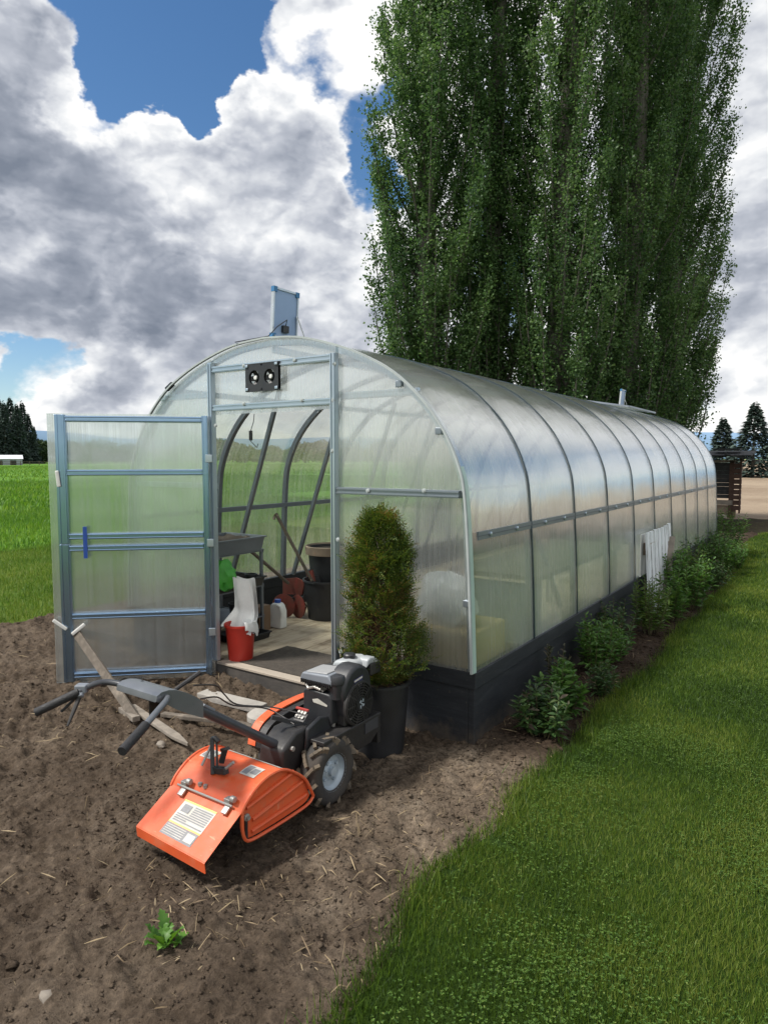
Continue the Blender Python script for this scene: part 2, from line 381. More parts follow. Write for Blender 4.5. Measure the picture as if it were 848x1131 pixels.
def catmull(pts, n=6):
    P = [Vector(p) if len(p) == 3 else Vector((p[0], p[1], 0)) for p in pts]; out = []
    for i in range(len(P) - 1):
        p0 = P[max(i - 1, 0)]; p1 = P[i]; p2 = P[i + 1]; p3 = P[min(i + 2, len(P) - 1)]
        for k in range(n):
            t = k / n
            out.append(.5 * (2 * p1 + (p2 - p0) * t + (2 * p0 - 5 * p1 + 4 * p2 - p3) * t * t + (3 * p1 - p0 - 3 * p2 + p3) * t ** 3))
    out.append(P[-1]); return out
# ================================================================== SKY, SUN, CAMERA
SUN = Vector((-.37, -.42, .83)).normalized()
SUN_EL = math.asin(SUN.z); SUN_AZ = math.atan2(SUN.x, SUN.y)
def make_world():
    W = bpy.data.worlds.new('World'); SC.world = W; W.use_nodes = True
    t = W.node_tree; N = t.nodes; L = t.links; N.clear()
    def n(ty, ins=None, **kw):
        nd = N.new(ty)
        for k, v in kw.items(): setattr(nd, k, v)
        for k, v in (ins or {}).items():
            if isinstance(v, bpy.types.NodeSocket): L.new(v, nd.inputs[k])
            else: nd.inputs[k].default_value = v
        return nd
    out = n('ShaderNodeOutputWorld')
    sky = n('ShaderNodeTexSky'); sky.sky_type = 'NISHITA'; sky.sun_disc = False
    sky.sun_elevation = SUN_EL; sky.sun_rotation = SUN_AZ; sky.ozone_density = 2.0; sky.air_density = 1.0; sky.dust_density = .15
    tc = n('ShaderNodeTexCoord'); d0 = tc.outputs['Generated']
    nrm = n('ShaderNodeVectorMath', {0: d0}, operation='NORMALIZE')
    d = nrm.outputs[0]
    def math_(op, a, b=0.0, clamp=False, c=None):
        m = n('ShaderNodeMath', {0: a, 1: b}, operation=op, use_clamp=clamp)
        if c is not None:
            if isinstance(c, bpy.types.NodeSocket): L.new(c, m.inputs[2])
            else: m.inputs[2].default_value = c
        return m.outputs[0]
    # vertical squash so that cloud bases flatten towards the horizon
    def noise(vec, scale, det=8, rough=.58, dist=0.0, lac=2.0):
        return n('ShaderNodeTexNoise', {'Vector': vec, 'Scale': scale, 'Detail': det, 'Roughness': rough, 'Distortion': dist, 'Lacunarity': lac}).outputs['Fac']
    mp = n('ShaderNodeMapping', {'Vector': d, 'Scale': (1, 1, 1.55)}); v = mp.outputs[0]
    off = Vector((-.030, .0, .045))
    mp2 = n('ShaderNodeMapping', {'Vector': d, 'Scale': (1, 1, 1.55), 'Location': off}); v2 = mp2.outputs[0]
    # warp the direction a little so that the placed masses get billowing edges
    wn = n('ShaderNodeTexNoise', {'Vector': v, 'Scale': 5.0, 'Detail': 6, 'Roughness': .6})
    sub = n('ShaderNodeVectorMath', {0: wn.outputs['Color'], 1: (.5, .5, .5)}, operation='SUBTRACT')
    scl = n('ShaderNodeVectorMath', {0: sub.outputs[0], 'Scale': .22}, operation='SCALE')
    dw = n('ShaderNodeVectorMath', {0: d, 1: scl.outputs[0]}, operation='ADD'); dw = n('ShaderNodeVectorMath', {0: dw.outputs[0]}, operation='NORMALIZE').outputs[0]
    def blob(px, py, r):
        q = ray(px, py).normalized(); ang = math.atan(r / FPX)
        dt = n('ShaderNodeVectorMath', {0: dw, 1: q}, operation='DOT_PRODUCT').outputs['Value']
        m = n('ShaderNodeMapRange', {'Value': dt, 'From Min': math.cos(ang * 1.35), 'From Max': math.cos(ang * .35)}, interpolation_type='SMOOTHSTEP')
        return m.outputs[0]
    def acc(lst):
        s = None
        for px, py, r, k in lst:
            b = math_('MULTIPLY', blob(px, py, r), k)
            s = b if s is None else math_('ADD', s, b)
        return s
    cover = acc([(120, 250, 190, .60), (330, 260, 150, .52), (20, 80, 60, .42), (385, 0, 80, .55), (110, 85, 60, .22), (220, 430, 260, .42), (830, 180, 190, .7), (900, 60, 200, .5), (960, 480, 130, .5), (320, 100, 50, .40), (90, 465, 70, .25), (360, 380, 120, .4),
                 (110, 14, 60, -.62), (185, 30, 72, -.66), (255, 40, 62, -.72), (330, 62, 46, -.62), (395, 88, 48, -.75), (390, 12, 48, .42), (310, 8, 30, .25), (404, 205, 40, -.8), (30, 404, 30, -.3), (98, 130, 40, -.95), (60, 30, 40, -.3), (30, 404, 50, -.85), (95, 400, 30, -.3), (240, 78, 50, -.12), (60, 15, 36, -.34), (838, 425, 36, -.30), (235, 130, 24, -.22)])
    back = n('ShaderNodeVectorMath', {0: d, 1: (-CF.x, -CF.y, .25)}, operation='DOT_PRODUCT').outputs['Value']
    bk = n('ShaderNodeMapRange', {'Value': back, 'From Min': -.1, 'From Max': .6}, interpolation_type='SMOOTHSTEP').outputs[0]
    cover = math_('MULTIPLY_ADD', bk, .22, c=cover)  # unseen extra cloud behind the camera, added to brighten the scene
    n1 = noise(v, 3.1, 6, .52, .1); n2 = noise(v2, 3.1, 6, .52, .1)
    def warp(vec, amt, sc):
        w1 = n('ShaderNodeTexNoise', {'Vector': vec, 'Scale': sc, 'Detail': 5, 'Roughness': .6})
        a1 = n('ShaderNodeVectorMath', {0: w1.outputs['Color'], 1: (.5, .5, .5)}, operation='SUBTRACT')
        a2 = n('ShaderNodeVectorMath', {0: a1.outputs[0], 'Scale': amt}, operation='SCALE')
        return n('ShaderNodeVectorMath', {0: vec, 1: a2.outputs[0]}, operation='ADD').outputs[0]
    def billow(vec, sc, det, ro=.55):   # heaped round heads, as on cumulus
        vo = n('ShaderNodeTexVoronoi', {'Vector': vec, 'Scale': sc, 'Detail': det, 'Roughness': ro, 'Lacunarity': 2.1}, feature='F1', normalize=True)
        return n('ShaderNodeMapRange', {'Value': vo.outputs['Distance'], 'From Min': 0, 'From Max': .75, 'To Min': 1, 'To Max': 0}).outputs[0]
    vw = warp(v, .10, 6.0)
    mpb = n('ShaderNodeMapping', {'Vector': vw, 'Location': (-.009, 0, .017)}); vw3 = mpb.outputs[0]
    fine_n = noise(v, 9.5, 12, .62, .1)
    soft = billow(vw, 8.0, 3.0); soft3 = billow(vw3, 8.0, 3.0)
    fine = math_('MULTIPLY_ADD', fine_n, .55, c=math_('MULTIPLY', soft, .45))
    def dens(a, f):
        x = math_('MULTIPLY_ADD', f, .62, c=math_('MULTIPLY', a, 1.15))
        return math_('ADD', math_('ADD', x, cover), -.865)
    de = dens(n1, fine); de2 = dens(n2, fine)
    mask = n('ShaderNodeMapRange', {'Value': de, 'From Min': -.03, 'From Max': .20}, interpolation_type='SMOOTHSTEP').outputs[0]
    # light on the cloud: bright where it thins out towards the sun, grey in its thick underside
    grad = math_('SUBTRACT', de, de2)
    grad3 = math_('SUBTRACT', soft, soft3)
    thick = n('ShaderNodeMapRange', {'Value': de2, 'From Min': .10, 'From Max': .85}).outputs[0]
    dark = acc([(125, 275, 70, .36), (160, 310, 45, .20), (15, 345, 55, .46), (-15, 180, 50, .42), (350, 255, 50, .22), (250, 350, 80, .26), (110, 412, 34, .24), (830, 250, 150, .08), (-60, 80, 90, .2)])
    lum = math_('MULTIPLY_ADD', grad, 1.9, c=1.02)
    lum = math_('ADD', lum, math_('MULTIPLY', grad3, 1.15))
    lum = math_('SUBTRACT', lum, math_('MULTIPLY', thick, .32))
    br = n('ShaderNodeVectorMath', {0: dw, 1: Vector((.80, .35, .48)).normalized()}, operation='DOT_PRODUCT').outputs['Value']  # off-frame cloud lightened here, added to brighten the greenhouse roof
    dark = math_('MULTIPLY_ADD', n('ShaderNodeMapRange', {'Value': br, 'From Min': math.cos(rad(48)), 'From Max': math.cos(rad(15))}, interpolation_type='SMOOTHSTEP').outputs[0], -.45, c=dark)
    br2 = n('ShaderNodeVectorMath', {0: dw, 1: Vector((.34, .83, .44)).normalized()}, operation='DOT_PRODUCT').outputs['Value']  # second unseen bright cloud patch, added for the roof sheets to reflect
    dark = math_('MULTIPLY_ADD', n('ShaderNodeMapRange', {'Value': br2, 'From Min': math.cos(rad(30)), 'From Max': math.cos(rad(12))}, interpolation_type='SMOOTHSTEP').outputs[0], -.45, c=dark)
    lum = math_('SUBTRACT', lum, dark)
    lum = math_('ADD', lum, math_('MULTIPLY', math_('SUBTRACT', fine, .5), .35))
    lc = n('ShaderNodeMapRange', {'Value': lum, 'From Min': 0, 'From Max': 1.0, 'To Min': 0, 'To Max': 1}).outputs[0]
    cr = n('ShaderNodeValToRGB'); L.new(lc, cr.inputs[0]); e = cr.color_ramp.elements
    for i, (p, c) in enumerate([(0, (.105, .122, .155)), (.3, (.165, .182, .218)), (.55, (.265, .28, .315)), (.8, (.425, .435, .45)), (1, (.56, .555, .545))]):
        if i > 1: e.new(p)
        e[min(i, len(e) - 1)].position = p; e[min(i, len(e) - 1)].color = c4(c)
    # clear-sky background at strength .1, clouds at 1: brought together by a mix of two backgrounds
    sat = n('ShaderNodeHueSaturation', {'Color': sky.outputs[0], 'Saturation': 1.2, 'Value': 1.0})
    bgs = n('ShaderNodeBackground', {'Color': sat.outputs[0], 'Strength': .062})
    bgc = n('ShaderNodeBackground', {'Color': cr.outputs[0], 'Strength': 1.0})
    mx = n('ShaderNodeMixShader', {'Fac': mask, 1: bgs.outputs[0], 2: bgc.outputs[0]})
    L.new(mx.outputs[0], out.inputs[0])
    W.cycles.sampling_method = 'MANUAL'; W.cycles.sample_map_resolution = 512
make_world()
sl = bpy.data.lights.new('sun', 'SUN'); sl.energy = 2.7; sl.angle = rad(8); sl.color = (1, .955, .88)
so = bpy.data.objects.new('sun', sl); COL.objects.link(so); so.rotation_euler = SUN.to_track_quat('Z', 'Y').to_euler(); so.location = SUN * 40

cam = bpy.data.cameras.new('camera'); co = bpy.data.objects.new('camera', cam); COL.objects.link(co)
cam.sensor_fit = 'VERTICAL'; cam.sensor_height = 24.0; cam.lens = 24.0 * FPX / IH; cam.clip_start = .05; cam.clip_end = 9000
co.matrix_world = Matrix(((CR.x, CU.x, -CF.x, CAM.x), (CR.y, CU.y, -CF.y, CAM.y), (CR.z, CU.z, -CF.z, CAM.z), (0, 0, 0, 1)))
SC.camera = co
SC.view_settings.view_transform = 'Standard'; SC.view_settings.look = 'None'; SC.view_settings.exposure = 1.0; SC.view_settings.gamma = 1.0
SC.render.engine = 'CYCLES'
cy = SC.cycles; cy.use_denoising = True; cy.max_bounces = 8; cy.diffuse_bounces = 3; cy.glossy_bounces = 3; cy.transmission_bounces = 4
cy.transparent_max_bounces = 24; cy.sample_clamp_indirect = 4.0; cy.caustics_reflective = False; cy.caustics_refractive = True
try: cy.denoiser = 'OPENIMAGEDENOISE'
except Exception: pass

# ================================================================== GROUND
def groundmats():
    # soil
    w = NT('tilled_soil'); tc = w.n('ShaderNodeTexCoord'); P = tc.outputs['Object']
    a = w.n('ShaderNodeTexNoise', {'Vector': P, 'Scale': 2.3, 'Detail': 8, 'Roughness': .65})
    b = w.n('ShaderNodeTexNoise', {'Vector': P, 'Scale': 38.0, 'Detail': 7, 'Roughness': .7})
    ca = ramp(w, a.outputs['Fac'], [(.30, (.052, .038, .027)), (.50, (.088, .066, .048)), (.70, (.140, .109, .081))])
    cb = ramp(w, b.outputs['Fac'], [(.28, (.50, .48, .46)), (.5, (1, 1, 1)), (.72, (1.6, 1.58, 1.55))])
    mx = w.n('ShaderNodeMix', {'Factor': 1.0, 6: ca, 7: cb}, data_type='RGBA', blend_type='MULTIPLY')
    # damp dark mulch in the strip along the greenhouse
    sp = w.n('ShaderNodeSeparateXYZ', {0: P})
    wob = w.n('ShaderNodeMath', {0: a.outputs['Fac'], 1: .5}, operation='MULTIPLY_ADD'); w.L.new(sp.outputs['X'], wob.inputs[2])
    k1 = w.n('ShaderNodeMapRange', {'Value': wob.outputs[0], 'From Min': .15, 'From Max': .40}, interpolation_type='SMOOTHSTEP')
    woy = w.n('ShaderNodeMath', {0: a.outputs['Fac'], 1: .8}, operation='MULTIPLY_ADD'); w.L.new(sp.outputs['Y'], woy.inputs[2])
    k2 = w.n('ShaderNodeMapRange', {'Value': woy.outputs[0], 'From Min': .25, 'From Max': .75}, interpolation_type='SMOOTHSTEP')
    k3 = w.n('ShaderNodeMath', {0: k1.outputs[0], 1: k2.outputs[0]}, operation='MULTIPLY')
    dk = w.n('ShaderNodeMix', {'Factor': k3.outputs[0], 6: (1, 1, 1, 1), 7: (.52, .47, .45, 1)}, data_type='RGBA')
    m2 = w.n('ShaderNodeMix', {'Factor': 1.0, 6: mx.outputs[2], 7: dk.outputs[2]}, data_type='RGBA', blend_type='MULTIPLY')
    dst = w.n('ShaderNodeVectorMath', {0: P, 1: (.15, -.75, 0)}, operation='DISTANCE')
    dn = w.n('ShaderNodeMath', {0: a.outputs['Fac'], 1: -1.6, 2: .8}, operation='MULTIPLY_ADD'); da = w.n('ShaderNodeMath', {0: dst.outputs['Value'], 1: dn.outputs[0]}, operation='ADD')
    dz = w.n('ShaderNodeMapRange', {'Value': da.outputs[0], 'From Min': .35, 'From Max': 1.0, 'To Min': 1, 'To Max': 0}, interpolation_type='SMOOTHSTEP')
    dl = w.n('ShaderNodeMix', {'Factor': dz.outputs[0], 6: (1, 1, 1, 1), 7: (1.55, 1.6, 1.62, 1)}, data_type='RGBA')
    m2 = w.n('ShaderNodeMix', {'Factor': 1.0, 6: m2.outputs[2], 7: dl.outputs[2]}, data_type='RGBA', blend_type='MULTIPLY')
    bb = w.n('ShaderNodeTexNoise', {'Vector': P, 'Scale': 120.0, 'Detail': 5, 'Roughness': .7})
    bp = w.n('ShaderNodeBump', {'Height': b.outputs['Fac'], 'Strength': 1.0, 'Distance': .024})
    bp2 = w.n('ShaderNodeBump', {'Height': bb.outputs['Fac'], 'Strength': .6, 'Distance': .005, 'Normal': bp.outputs[0]})
    pr = w.n('ShaderNodeBsdfPrincipled', {'Base Color': m2.outputs[2], 'Roughness': .95, 'Specular IOR Level': .15, 'Normal': bp2.outputs[0]})
    w.L.new(pr.outputs[0], w.out.inputs[0]); M['soil'] = w.m
    def turf(name, s1, s2, s3, sc1, sc2, stripe=None):
        w = NT(name); tc = w.n('ShaderNodeTexCoord'); P = tc.outputs['Object']
        a = w.n('ShaderNodeTexNoise', {'Vector': P, 'Scale': sc1, 'Detail': 6, 'Roughness': .6})
        b = w.n('ShaderNodeTexNoise', {'Vector': P, 'Scale': sc2, 'Detail': 6, 'Roughness': .7})
        ad = w.n('ShaderNodeMath', {0: b.outputs['Fac'], 1: .6}, operation='MULTIPLY_ADD'); w.L.new(a.outputs['Fac'], ad.inputs[2])
        su = w.n('ShaderNodeMath', {0: ad.outputs[0], 1: -.3}, operation='ADD')
        col = ramp(w, su.outputs[0], [(.33, s1), (.5, s2), (.68, s3)])
        bp = w.n('ShaderNodeBump', {'Height': b.outputs['Fac'], 'Strength': 1.0, 'Distance': .05})
        pr = w.n('ShaderNodeBsdfPrincipled', {'Base Color': col, 'Roughness': .9, 'Specular IOR Level': .1, 'Normal': bp.outputs[0]})
        w.L.new(pr.outputs[0], w.out.inputs[0]); return w.m
    M['field'] = turf('crop_field', (.050, .115, .016), (.085, .185, .024), (.125, .235, .035), .12, 3.5)
    M['lawn'] = turf('lawn_turf', (.021, .046, .008), (.037, .074, .012), (.058, .100, .017), 1.3, 60)
    M['verge'] = turf('verge_turf', (.055, .10, .014), (.09, .15, .02), (.14, .19, .034), .8, 30)
    M['tanfield'] = turf('bare_tan_field', (.20, .15, .105), (.25, .195, .14), (.29, .23, .165), .15, 4)
    M['berm'] = turf('dark_compost', (.016, .014, .011), (.028, .023, .016), (.035, .04, .016), .9, 12)
    M['hill'] = turf('far_hills_haze_tinted', (.16, .25, .40), (.19, .29, .44), (.22, .32, .47), .002, .01)  # blue haze of distance is put into the hill colour itself
groundmats()

def gridmesh(name, xs, ys, zf, mat, smooth=True):
    X, Y = np.meshgrid(xs, ys); Z = zf(X, Y)
    nx, ny = len(xs), len(ys)
    V = np.stack([X.ravel(), Y.ravel(), Z.ravel()], 1)
    i = np.arange((nx - 1) * (ny - 1)); r = i // (nx - 1); c = i % (nx - 1); q = r * nx + c
    return npobj(name, V, np.stack([q, q + 1, q + nx + 1, q + nx], 1), mat, smooth=smooth)

# one sheet to the horizon
struct(gridmesh('ground_field', np.linspace(-3200, 3200, 60), np.linspace(-3200, 3200, 60), lambda x, y: x * 0 - .16, M['field']))

def lawn_edge(y):
    y = np.asarray(y, float)
    return .51 + .10 * (fbm(y * 1.4, y * 0 + 3.3, 4, 2) - .5) * 2 + np.where(y < -1.3, .06 * np.minimum(1, (-1.3 - y)), 0) - np.clip((y - 6.5) / 6, 0, 1) * .28 - .05 * np.exp(-((y + 1.3) / .35) ** 2)
FOOT = [(random.uniform(-2.6, -.3), random.uniform(-2.6, -1.2), random.uniform(.025, .06)) for _ in range(14)] + [(at_z(px, py).x, at_z(px, py).y, r_) for px, py, r_ in ((88, 972, .05), (112, 985, .06), (128, 946, .06), (125, 1000, .04), (60, 990, .06), (120, 770, .08))]
def soil_z(x, y):
    x = np.asarray(x, float); y = np.asarray(y, float)
    z = .085 * (fbm(x * 1.1, y * 1.1, 3, 1) - .5) + .075 * (fbm(x * 5.2, y * 5.2, 4, 7) - .5) + 0.055 * (fbm(x * 19, y * 19, 3, 4, .6) - .5)
    # cultivated lumps: sharpen the peaks
    l = fbm(x * 9.0, y * 9.0, 4, 12, .6); z = z + .06 * np.clip(l - .52, 0, 1) * 2 + .016 * np.clip(vnoise(x * 34, y * 34, 3) - .55, 0, 1) * 2
    # rake marks running away to the left
    u = x * .55 + y * .83; z = z + .009 * np.sin(u * 62 + 4 * fbm(x * 2, y * 2, 2, 3)) * np.clip(fbm(x * 1.5, y * 1.5, 2, 9) * 3 - 1.1, 0, 1)
    for fx, fy, r in FOOT:
        z = z - .04 * np.exp(-((x - fx) ** 2 + (y - fy) ** 2) / (r * r))
    # flatter trodden ground round the machine and along the building; bed slightly mounded
    near = np.exp(-(((x + .45) / 1.0) ** 2 + ((y + .9) / 1.0) ** 2)); z = z * (1 - .45 * near)
    b = np.clip((x + .05) / .12, 0, 1) * np.clip((lawn_edge(y) - x) / .15, 0, 1) * np.clip((y + .1) / .3, 0, 1)
    z = z * (1 - .5 * b) + .045 * b * fbm(x * 3, y * 3, 2, 5)
    e = np.clip((lawn_edge(y) + .06 - x) / .10, 0, 1); z = z * (.25 + .75 * e) - .02 * (1 - e)
    edge_l = np.clip((x + 5.62) / .25, 0, 1)
    return (z - .01) * edge_l - .03 * (1 - edge_l)
xs = np.concatenate([np.linspace(-9.0, -5.7, 24, endpoint=False), np.linspace(-5.7, -3.2, 140, endpoint=False), np.linspace(-3.2, .9, 330)])
xs = xs[xs > -5.75]
ys = np.concatenate([np.linspace(-7, -3.2, 60, endpoint=False), np.linspace(-3.2, .5, 300, endpoint=False), np.linspace(.5, 4, 120, endpoint=False), np.linspace(4, 14.6, 130)])
struct(gridmesh('soil_ground', xs, ys, soil_z, M['soil']))

def lawn_z(x, y): return np.clip((x - lawn_edge(y)) / .12, -1, 1) * .014 + .004 + .02 * (fbm(x * 1.1, y * 1.1, 3, 21) - .5) * np.clip((x - lawn_edge(y)) / .3, 0, 1)
def lawn_sheet():
    t = np.concatenate([np.linspace(0, 1.6, 70, endpoint=False), np.linspace(1.6, 30, 50)])
    yy = np.concatenate([np.linspace(-9, -2.6, 24, endpoint=False), np.linspace(-2.6, 14.4, 300)])
    T, Y = np.meshgrid(t, yy); E = lawn_edge(yy)[:, None]; X = E + T
    Z = lawn_z(X, Y); Z[:, 0] = -.03
    nx, ny = len(t), len(yy)
    V = np.stack([X.ravel(), Y.ravel(), Z.ravel()], 1)
    i = np.arange((nx - 1) * (ny - 1)); r = i // (nx - 1); c = i % (nx - 1); q = r * nx + c
    return npobj('lawn', V, np.stack([q, q + 1, q + nx + 1, q + nx], 1), M['lawn'], smooth=True)
struct(lawn_sheet())
struct(gridmesh('grass_verge', np.linspace(-11.5, -5.55, 60), np.linspace(-30, 60, 200), lambda x, y: .05 * (fbm(x, y, 3, 31) - .5) - .02 + .0 * x, M['verge']))
struct(gridmesh('crop_field', np.linspace(-420, -11.3, 160), np.linspace(-60, 420, 160), lambda x, y: (.12 * (fbm(x * .3, y * .3, 3, 41) - .5) + .06) * np.clip((-11.3 - x) / 2.5, 0, 1), M['field']))
struct(gridmesh('bare_field', np.linspace(-26, 120, 60), np.linspace(15.2, 300, 80), lambda x, y: .05 * fbm(x * .5, y * .5, 2, 5) - .02 + 1.15 * np.clip((y - 30) / 120, 0, 1.2), M['tanfield']))
struct(gridmesh('compost_bank', np.linspace(-6.5, 9, 90), np.linspace(13.6, 17.4, 40), lambda x, y: (.30 * np.exp(-((y - 15.3) / .9) ** 2) * (.55 + .9 * fbm(x * .9, y * .9, 4, 8)) - .05), M['berm']))
def ridge(name, R, a0, a1, hf, mat, n=120):
    V = []; F = []
    for i in range(n + 1):
        a = a0 + (a1 - a0) * i / n; s, c = math.sin(a), math.cos(a); h = hf(i / n)
        V += [(-s * R, c * R, -2), (-s * R, c * R, h), (-s * (R + 500), c * (R + 500), h * 1.0 + 4), (-s * (R + 900), c * (R + 900), -2)]
    for i in range(n):
        for k in range(3): q = i * 4 + k; F.append((q, q + 1, q + 5, q + 4))
    return npobj(name, V, F, mat)
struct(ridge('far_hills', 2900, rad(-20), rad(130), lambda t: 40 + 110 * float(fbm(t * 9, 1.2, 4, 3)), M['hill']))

# ------------------------------------------------------------------ grass
def blades(xs, ys, zs, h, w, lean=.5, rng=RNG, mid=False):
    n = len(xs); a = rng.random(n) * 2 * PI; b = rng.random(n) * 2 * PI
    hh = h * (.55 + .75 * rng.random(n)); ww = w * (.7 + .6 * rng.random(n)); le = hh * lean * rng.random(n)
    dx, dy = np.cos(a) * ww / 2, np.sin(a) * ww / 2; lx, ly = np.cos(b) * le, np.sin(b) * le
    B0 = np.stack([xs - dx, ys - dy, zs - .005], 1); B1 = np.stack([xs + dx, ys + dy, zs - .005], 1)
    T = np.stack([xs + lx, ys + ly, zs + np.sqrt(np.maximum(hh ** 2 - le ** 2, (hh * .3) ** 2))], 1)
    if not mid:
        V = np.stack([B0, B1, T], 1).reshape(-1, 3); return V, np.arange(3 * n).reshape(-1, 3)
    m = np.stack([xs + lx * .35, ys + ly * .35, zs + hh * .55], 1); s = np.stack([dx, dy, 0 * dx], 1) * .8
    V = np.stack([B0, B1, m + s, m - s, T], 1).reshape(-1, 3); o = np.arange(n)[:, None] * 5
    F = np.concatenate([o + np.array([[0, 1, 2]]), o + np.array([[0, 2, 3]]), o + np.array([[3, 2, 4]])]); return V, F
def join(parts):
    V = []; F = []; o = 0
    for v, f in parts: V.append(v); F.append(f + o); o += len(v)
    return np.concatenate(V), np.concatenate(F)
M['blade'] = leafmat('lawn_blade', [(0, (.024, .052, .008)), (.35, (.052, .104, .013)), (.7, (.098, .168, .020)), (1, (.175, .22, .042))], .55, .38, pn=.9, pa=.42)
M['blade_v'] = leafmat('verge_blade', [(0, (.05, .115, .014)), (.5, (.09, .18, .022)), (1, (.17, .22, .05))], .6, .35, pn=.8)
M['blade_f'] = leafmat('crop_blade', [(0, (.055, .14, .018)), (.5, (.10, .22, .028)), (1, (.17, .27, .05))], .6, .4, pn=.25)
parts = []
def lawn_zone(n, y0, y1, d, h, w, d0=0.0):
    y = RNG.uniform(y0, y1, n); x = lawn_edge(y) + d0 - .05 * RNG.random(n) * (d0 == 0) + (d - d0) * RNG.random(n)
    keep = (vnoise(x * 7, y * 7, 50) > .12) | (x > lawn_edge(y) + .25)
    x, y = x[keep], y[keep]
    parts.append(blades(x, y, lawn_z(x, y), h, w, .9))
lawn_zone(80000, -2.6, -.9, 1.45, .030, .0030)
lawn_zone(60000, -.9, 1.2, 1.5, .031, .0036)
lawn_zone(36000, 1.2, 4.2, 1.5, .034, .006)
lawn_zone(30000, 4.2, 9, 1.4, .038, .010)
lawn_zone(16000, 9, 14.3, 1.6, .045, .016)
lawn_zone(30000, -2.6, 9, 4.5, .036, .010, 1.4)
# taller uncut fringe along the bed edge
y = RNG.uniform(-2.6, 12, 9000); x = lawn_edge(y) + RNG.normal(.02, .05, 9000); parts.append(blades(x, y, lawn_z(x, y) - .004, .075, .0045, .9, mid=False))
V, F = join(parts)
stuff(npobj('lawn_grass', V, F, M['blade']), 'short green mown grass covering the lawn beside the flower bed', 'grass')
# clover leaflets in the lawn
M['clover'] = leafmat('clover_leaf', [(0, (.028, .066, .010)), (.5, (.060, .125, .018)), (.9, (.105, .185, .03)), (1, (.19, .23, .06))], .7, .3)
n = 42000; y = RNG.uniform(-2.6, 3.2, n); x = lawn_edge(y) + .10 + 1.5 * RNG.random(n); k = (fbm(x * 1.9, y * 1.9, 4, 61) + .42 * RNG.random(n) > .74); x, y = x[k], y[k]; n = len(x)
z = lawn_z(x, y) + .012 + .018 * RNG.random(n); a = RNG.random(n) * 2 * PI; VV = []; 
for q in range(3):
    an = a + q * 2 * PI / 3; c, s = np.cos(an), np.sin(an); r = .0042 * (.6 + .8 * RNG.random(n))
    pts = [(0, 0, 0), (.55, .5, .3), (1.15, .42, .35), (1.15, -.42, .35), (.55, -.5, .3)]
    VV.append(np.stack([np.stack([x + r * (p * c - t * s), y + r * (p * s + t * c), z + r * u], 1) for p, t, u in pts], 1).reshape(-1, 3))
V = np.concatenate(VV); F = np.arange(len(V)).reshape(-1, 5)
stuff(npobj('clover_patches', V, F, M['clover']), 'small pale clover leaves scattered through the lawn', 'clover')
# verge and crop
def wedge(n, x0, x1, y0, y1): return RNG.uniform(x0, x1, n), RNG.uniform(y0, y1, n)
x, y = wedge(90000, -11.5, -5.6, -1.5, 9.5); vz = .05 * (fbm(x, y, 3, 31) - .5) - .02
V, F = join([blades(x, y, vz, .075, .010, .9), blades(RNG.normal(-5.68, .10, 2500), RNG.uniform(-3, 12, 2500), np.full(2500, -.02), .11, .008, .9)])
stuff(npobj('verge_grass', V, F, M['blade_v']), 'mown grass strip between the tilled soil and the taller crop', 'grass')
x1, y1 = wedge(60000, -20, -11.3, -3, 18); x2, y2 = wedge(60000, -46, -20, -4, 46)
x3, y3 = wedge(50000, -150, -46, 5, 150); x4, y4 = wedge(7000, -12.2, -10.9, -3, 18)
fz = lambda x, y: .12 * (fbm(x * .3, y * .3, 3, 41) - .5) + .06
V, F = join([blades(x1, y1, fz(x1, y1) - .03, np.interp(-x1, [11.2, 13.5], [.07, .20]) * (.75 + .5 * fbm(x1 * .5, y1 * .5, 3, 90)), .018, .8, mid=True), blades(x2, y2, fz(x2, y2), .22, .05, .8, mid=True), blades(x3, y3, fz(x3, y3), .24, .12, .8), blades(x4, y4, np.full(len(x4), .0), .08, .014, .9)])
stuff(npobj('crop_grass', V, F, M['blade_f']), 'tall green crop grass filling the far field', 'crop')

# ------------------------------------------------------------------ clods, straw
def scatter_clods(n, xr, yr, smin, smax, seed):
    r = np.random.default_rng(seed); bm = bmesh.new(); bmesh.ops.create_icosphere(bm, subdivisions=1, radius=1)
    bv = np.array([v.co[:] for v in bm.verts]); bf = np.array([[v.index for v in f.verts] for f in bm.faces]); bm.free()
    x = r.uniform(*xr, n); y = r.uniform(*yr, n); k = (x < lawn_edge(y) - .02) & ~((x > -3.35) & (x < .0) & (y > -.02)); x, y = x[k], y[k]; n = len(x)
    s = smin + (smax - smin) * r.random(n) ** 3
    V = bv[None] * (1 + .32 * r.normal(size=(n, len(bv), 1))) * (s[:, None, None] * np.array([1.15, 1.0, .62])[None, None])
    a = r.random(n) * 6.28; c, sn = np.cos(a)[:, None], np.sin(a)[:, None]
    X = V[..., 0] * c - V[..., 1] * sn + x[:, None]; Y = V[..., 0] * sn + V[..., 1] * c + y[:, None]; Z = V[..., 2] + (soil_z(x, y) + s * .2)[:, None]
    return np.stack([X, Y, Z], 2).reshape(-1, 3), (bf[None] + (np.arange(n) * len(bv))[:, None, None]).reshape(-1, 3)
V, F = join([scatter_clods(26000, (-3.6, .7), (-3.0, -.0), .0014, .008, 3), scatter_clods(5000, (-1.2, .6), (-1.9, -.0), .0025, .012, 23), scatter_clods(150, (-3.6, .7), (-3.0, -.0), .008, .02, 13), scatter_clods(1800, (-.05, .6), (-.2, 4.5), .003, .018, 5), scatter_clods(1200, (-5.6, -3.0), (-2.5, 3), .004, .018, 6)])
o = npobj('soil_clods', V, F, M['soil']); stuff(o, 'loose clods of brown earth lying over the tilled soil', 'clods')
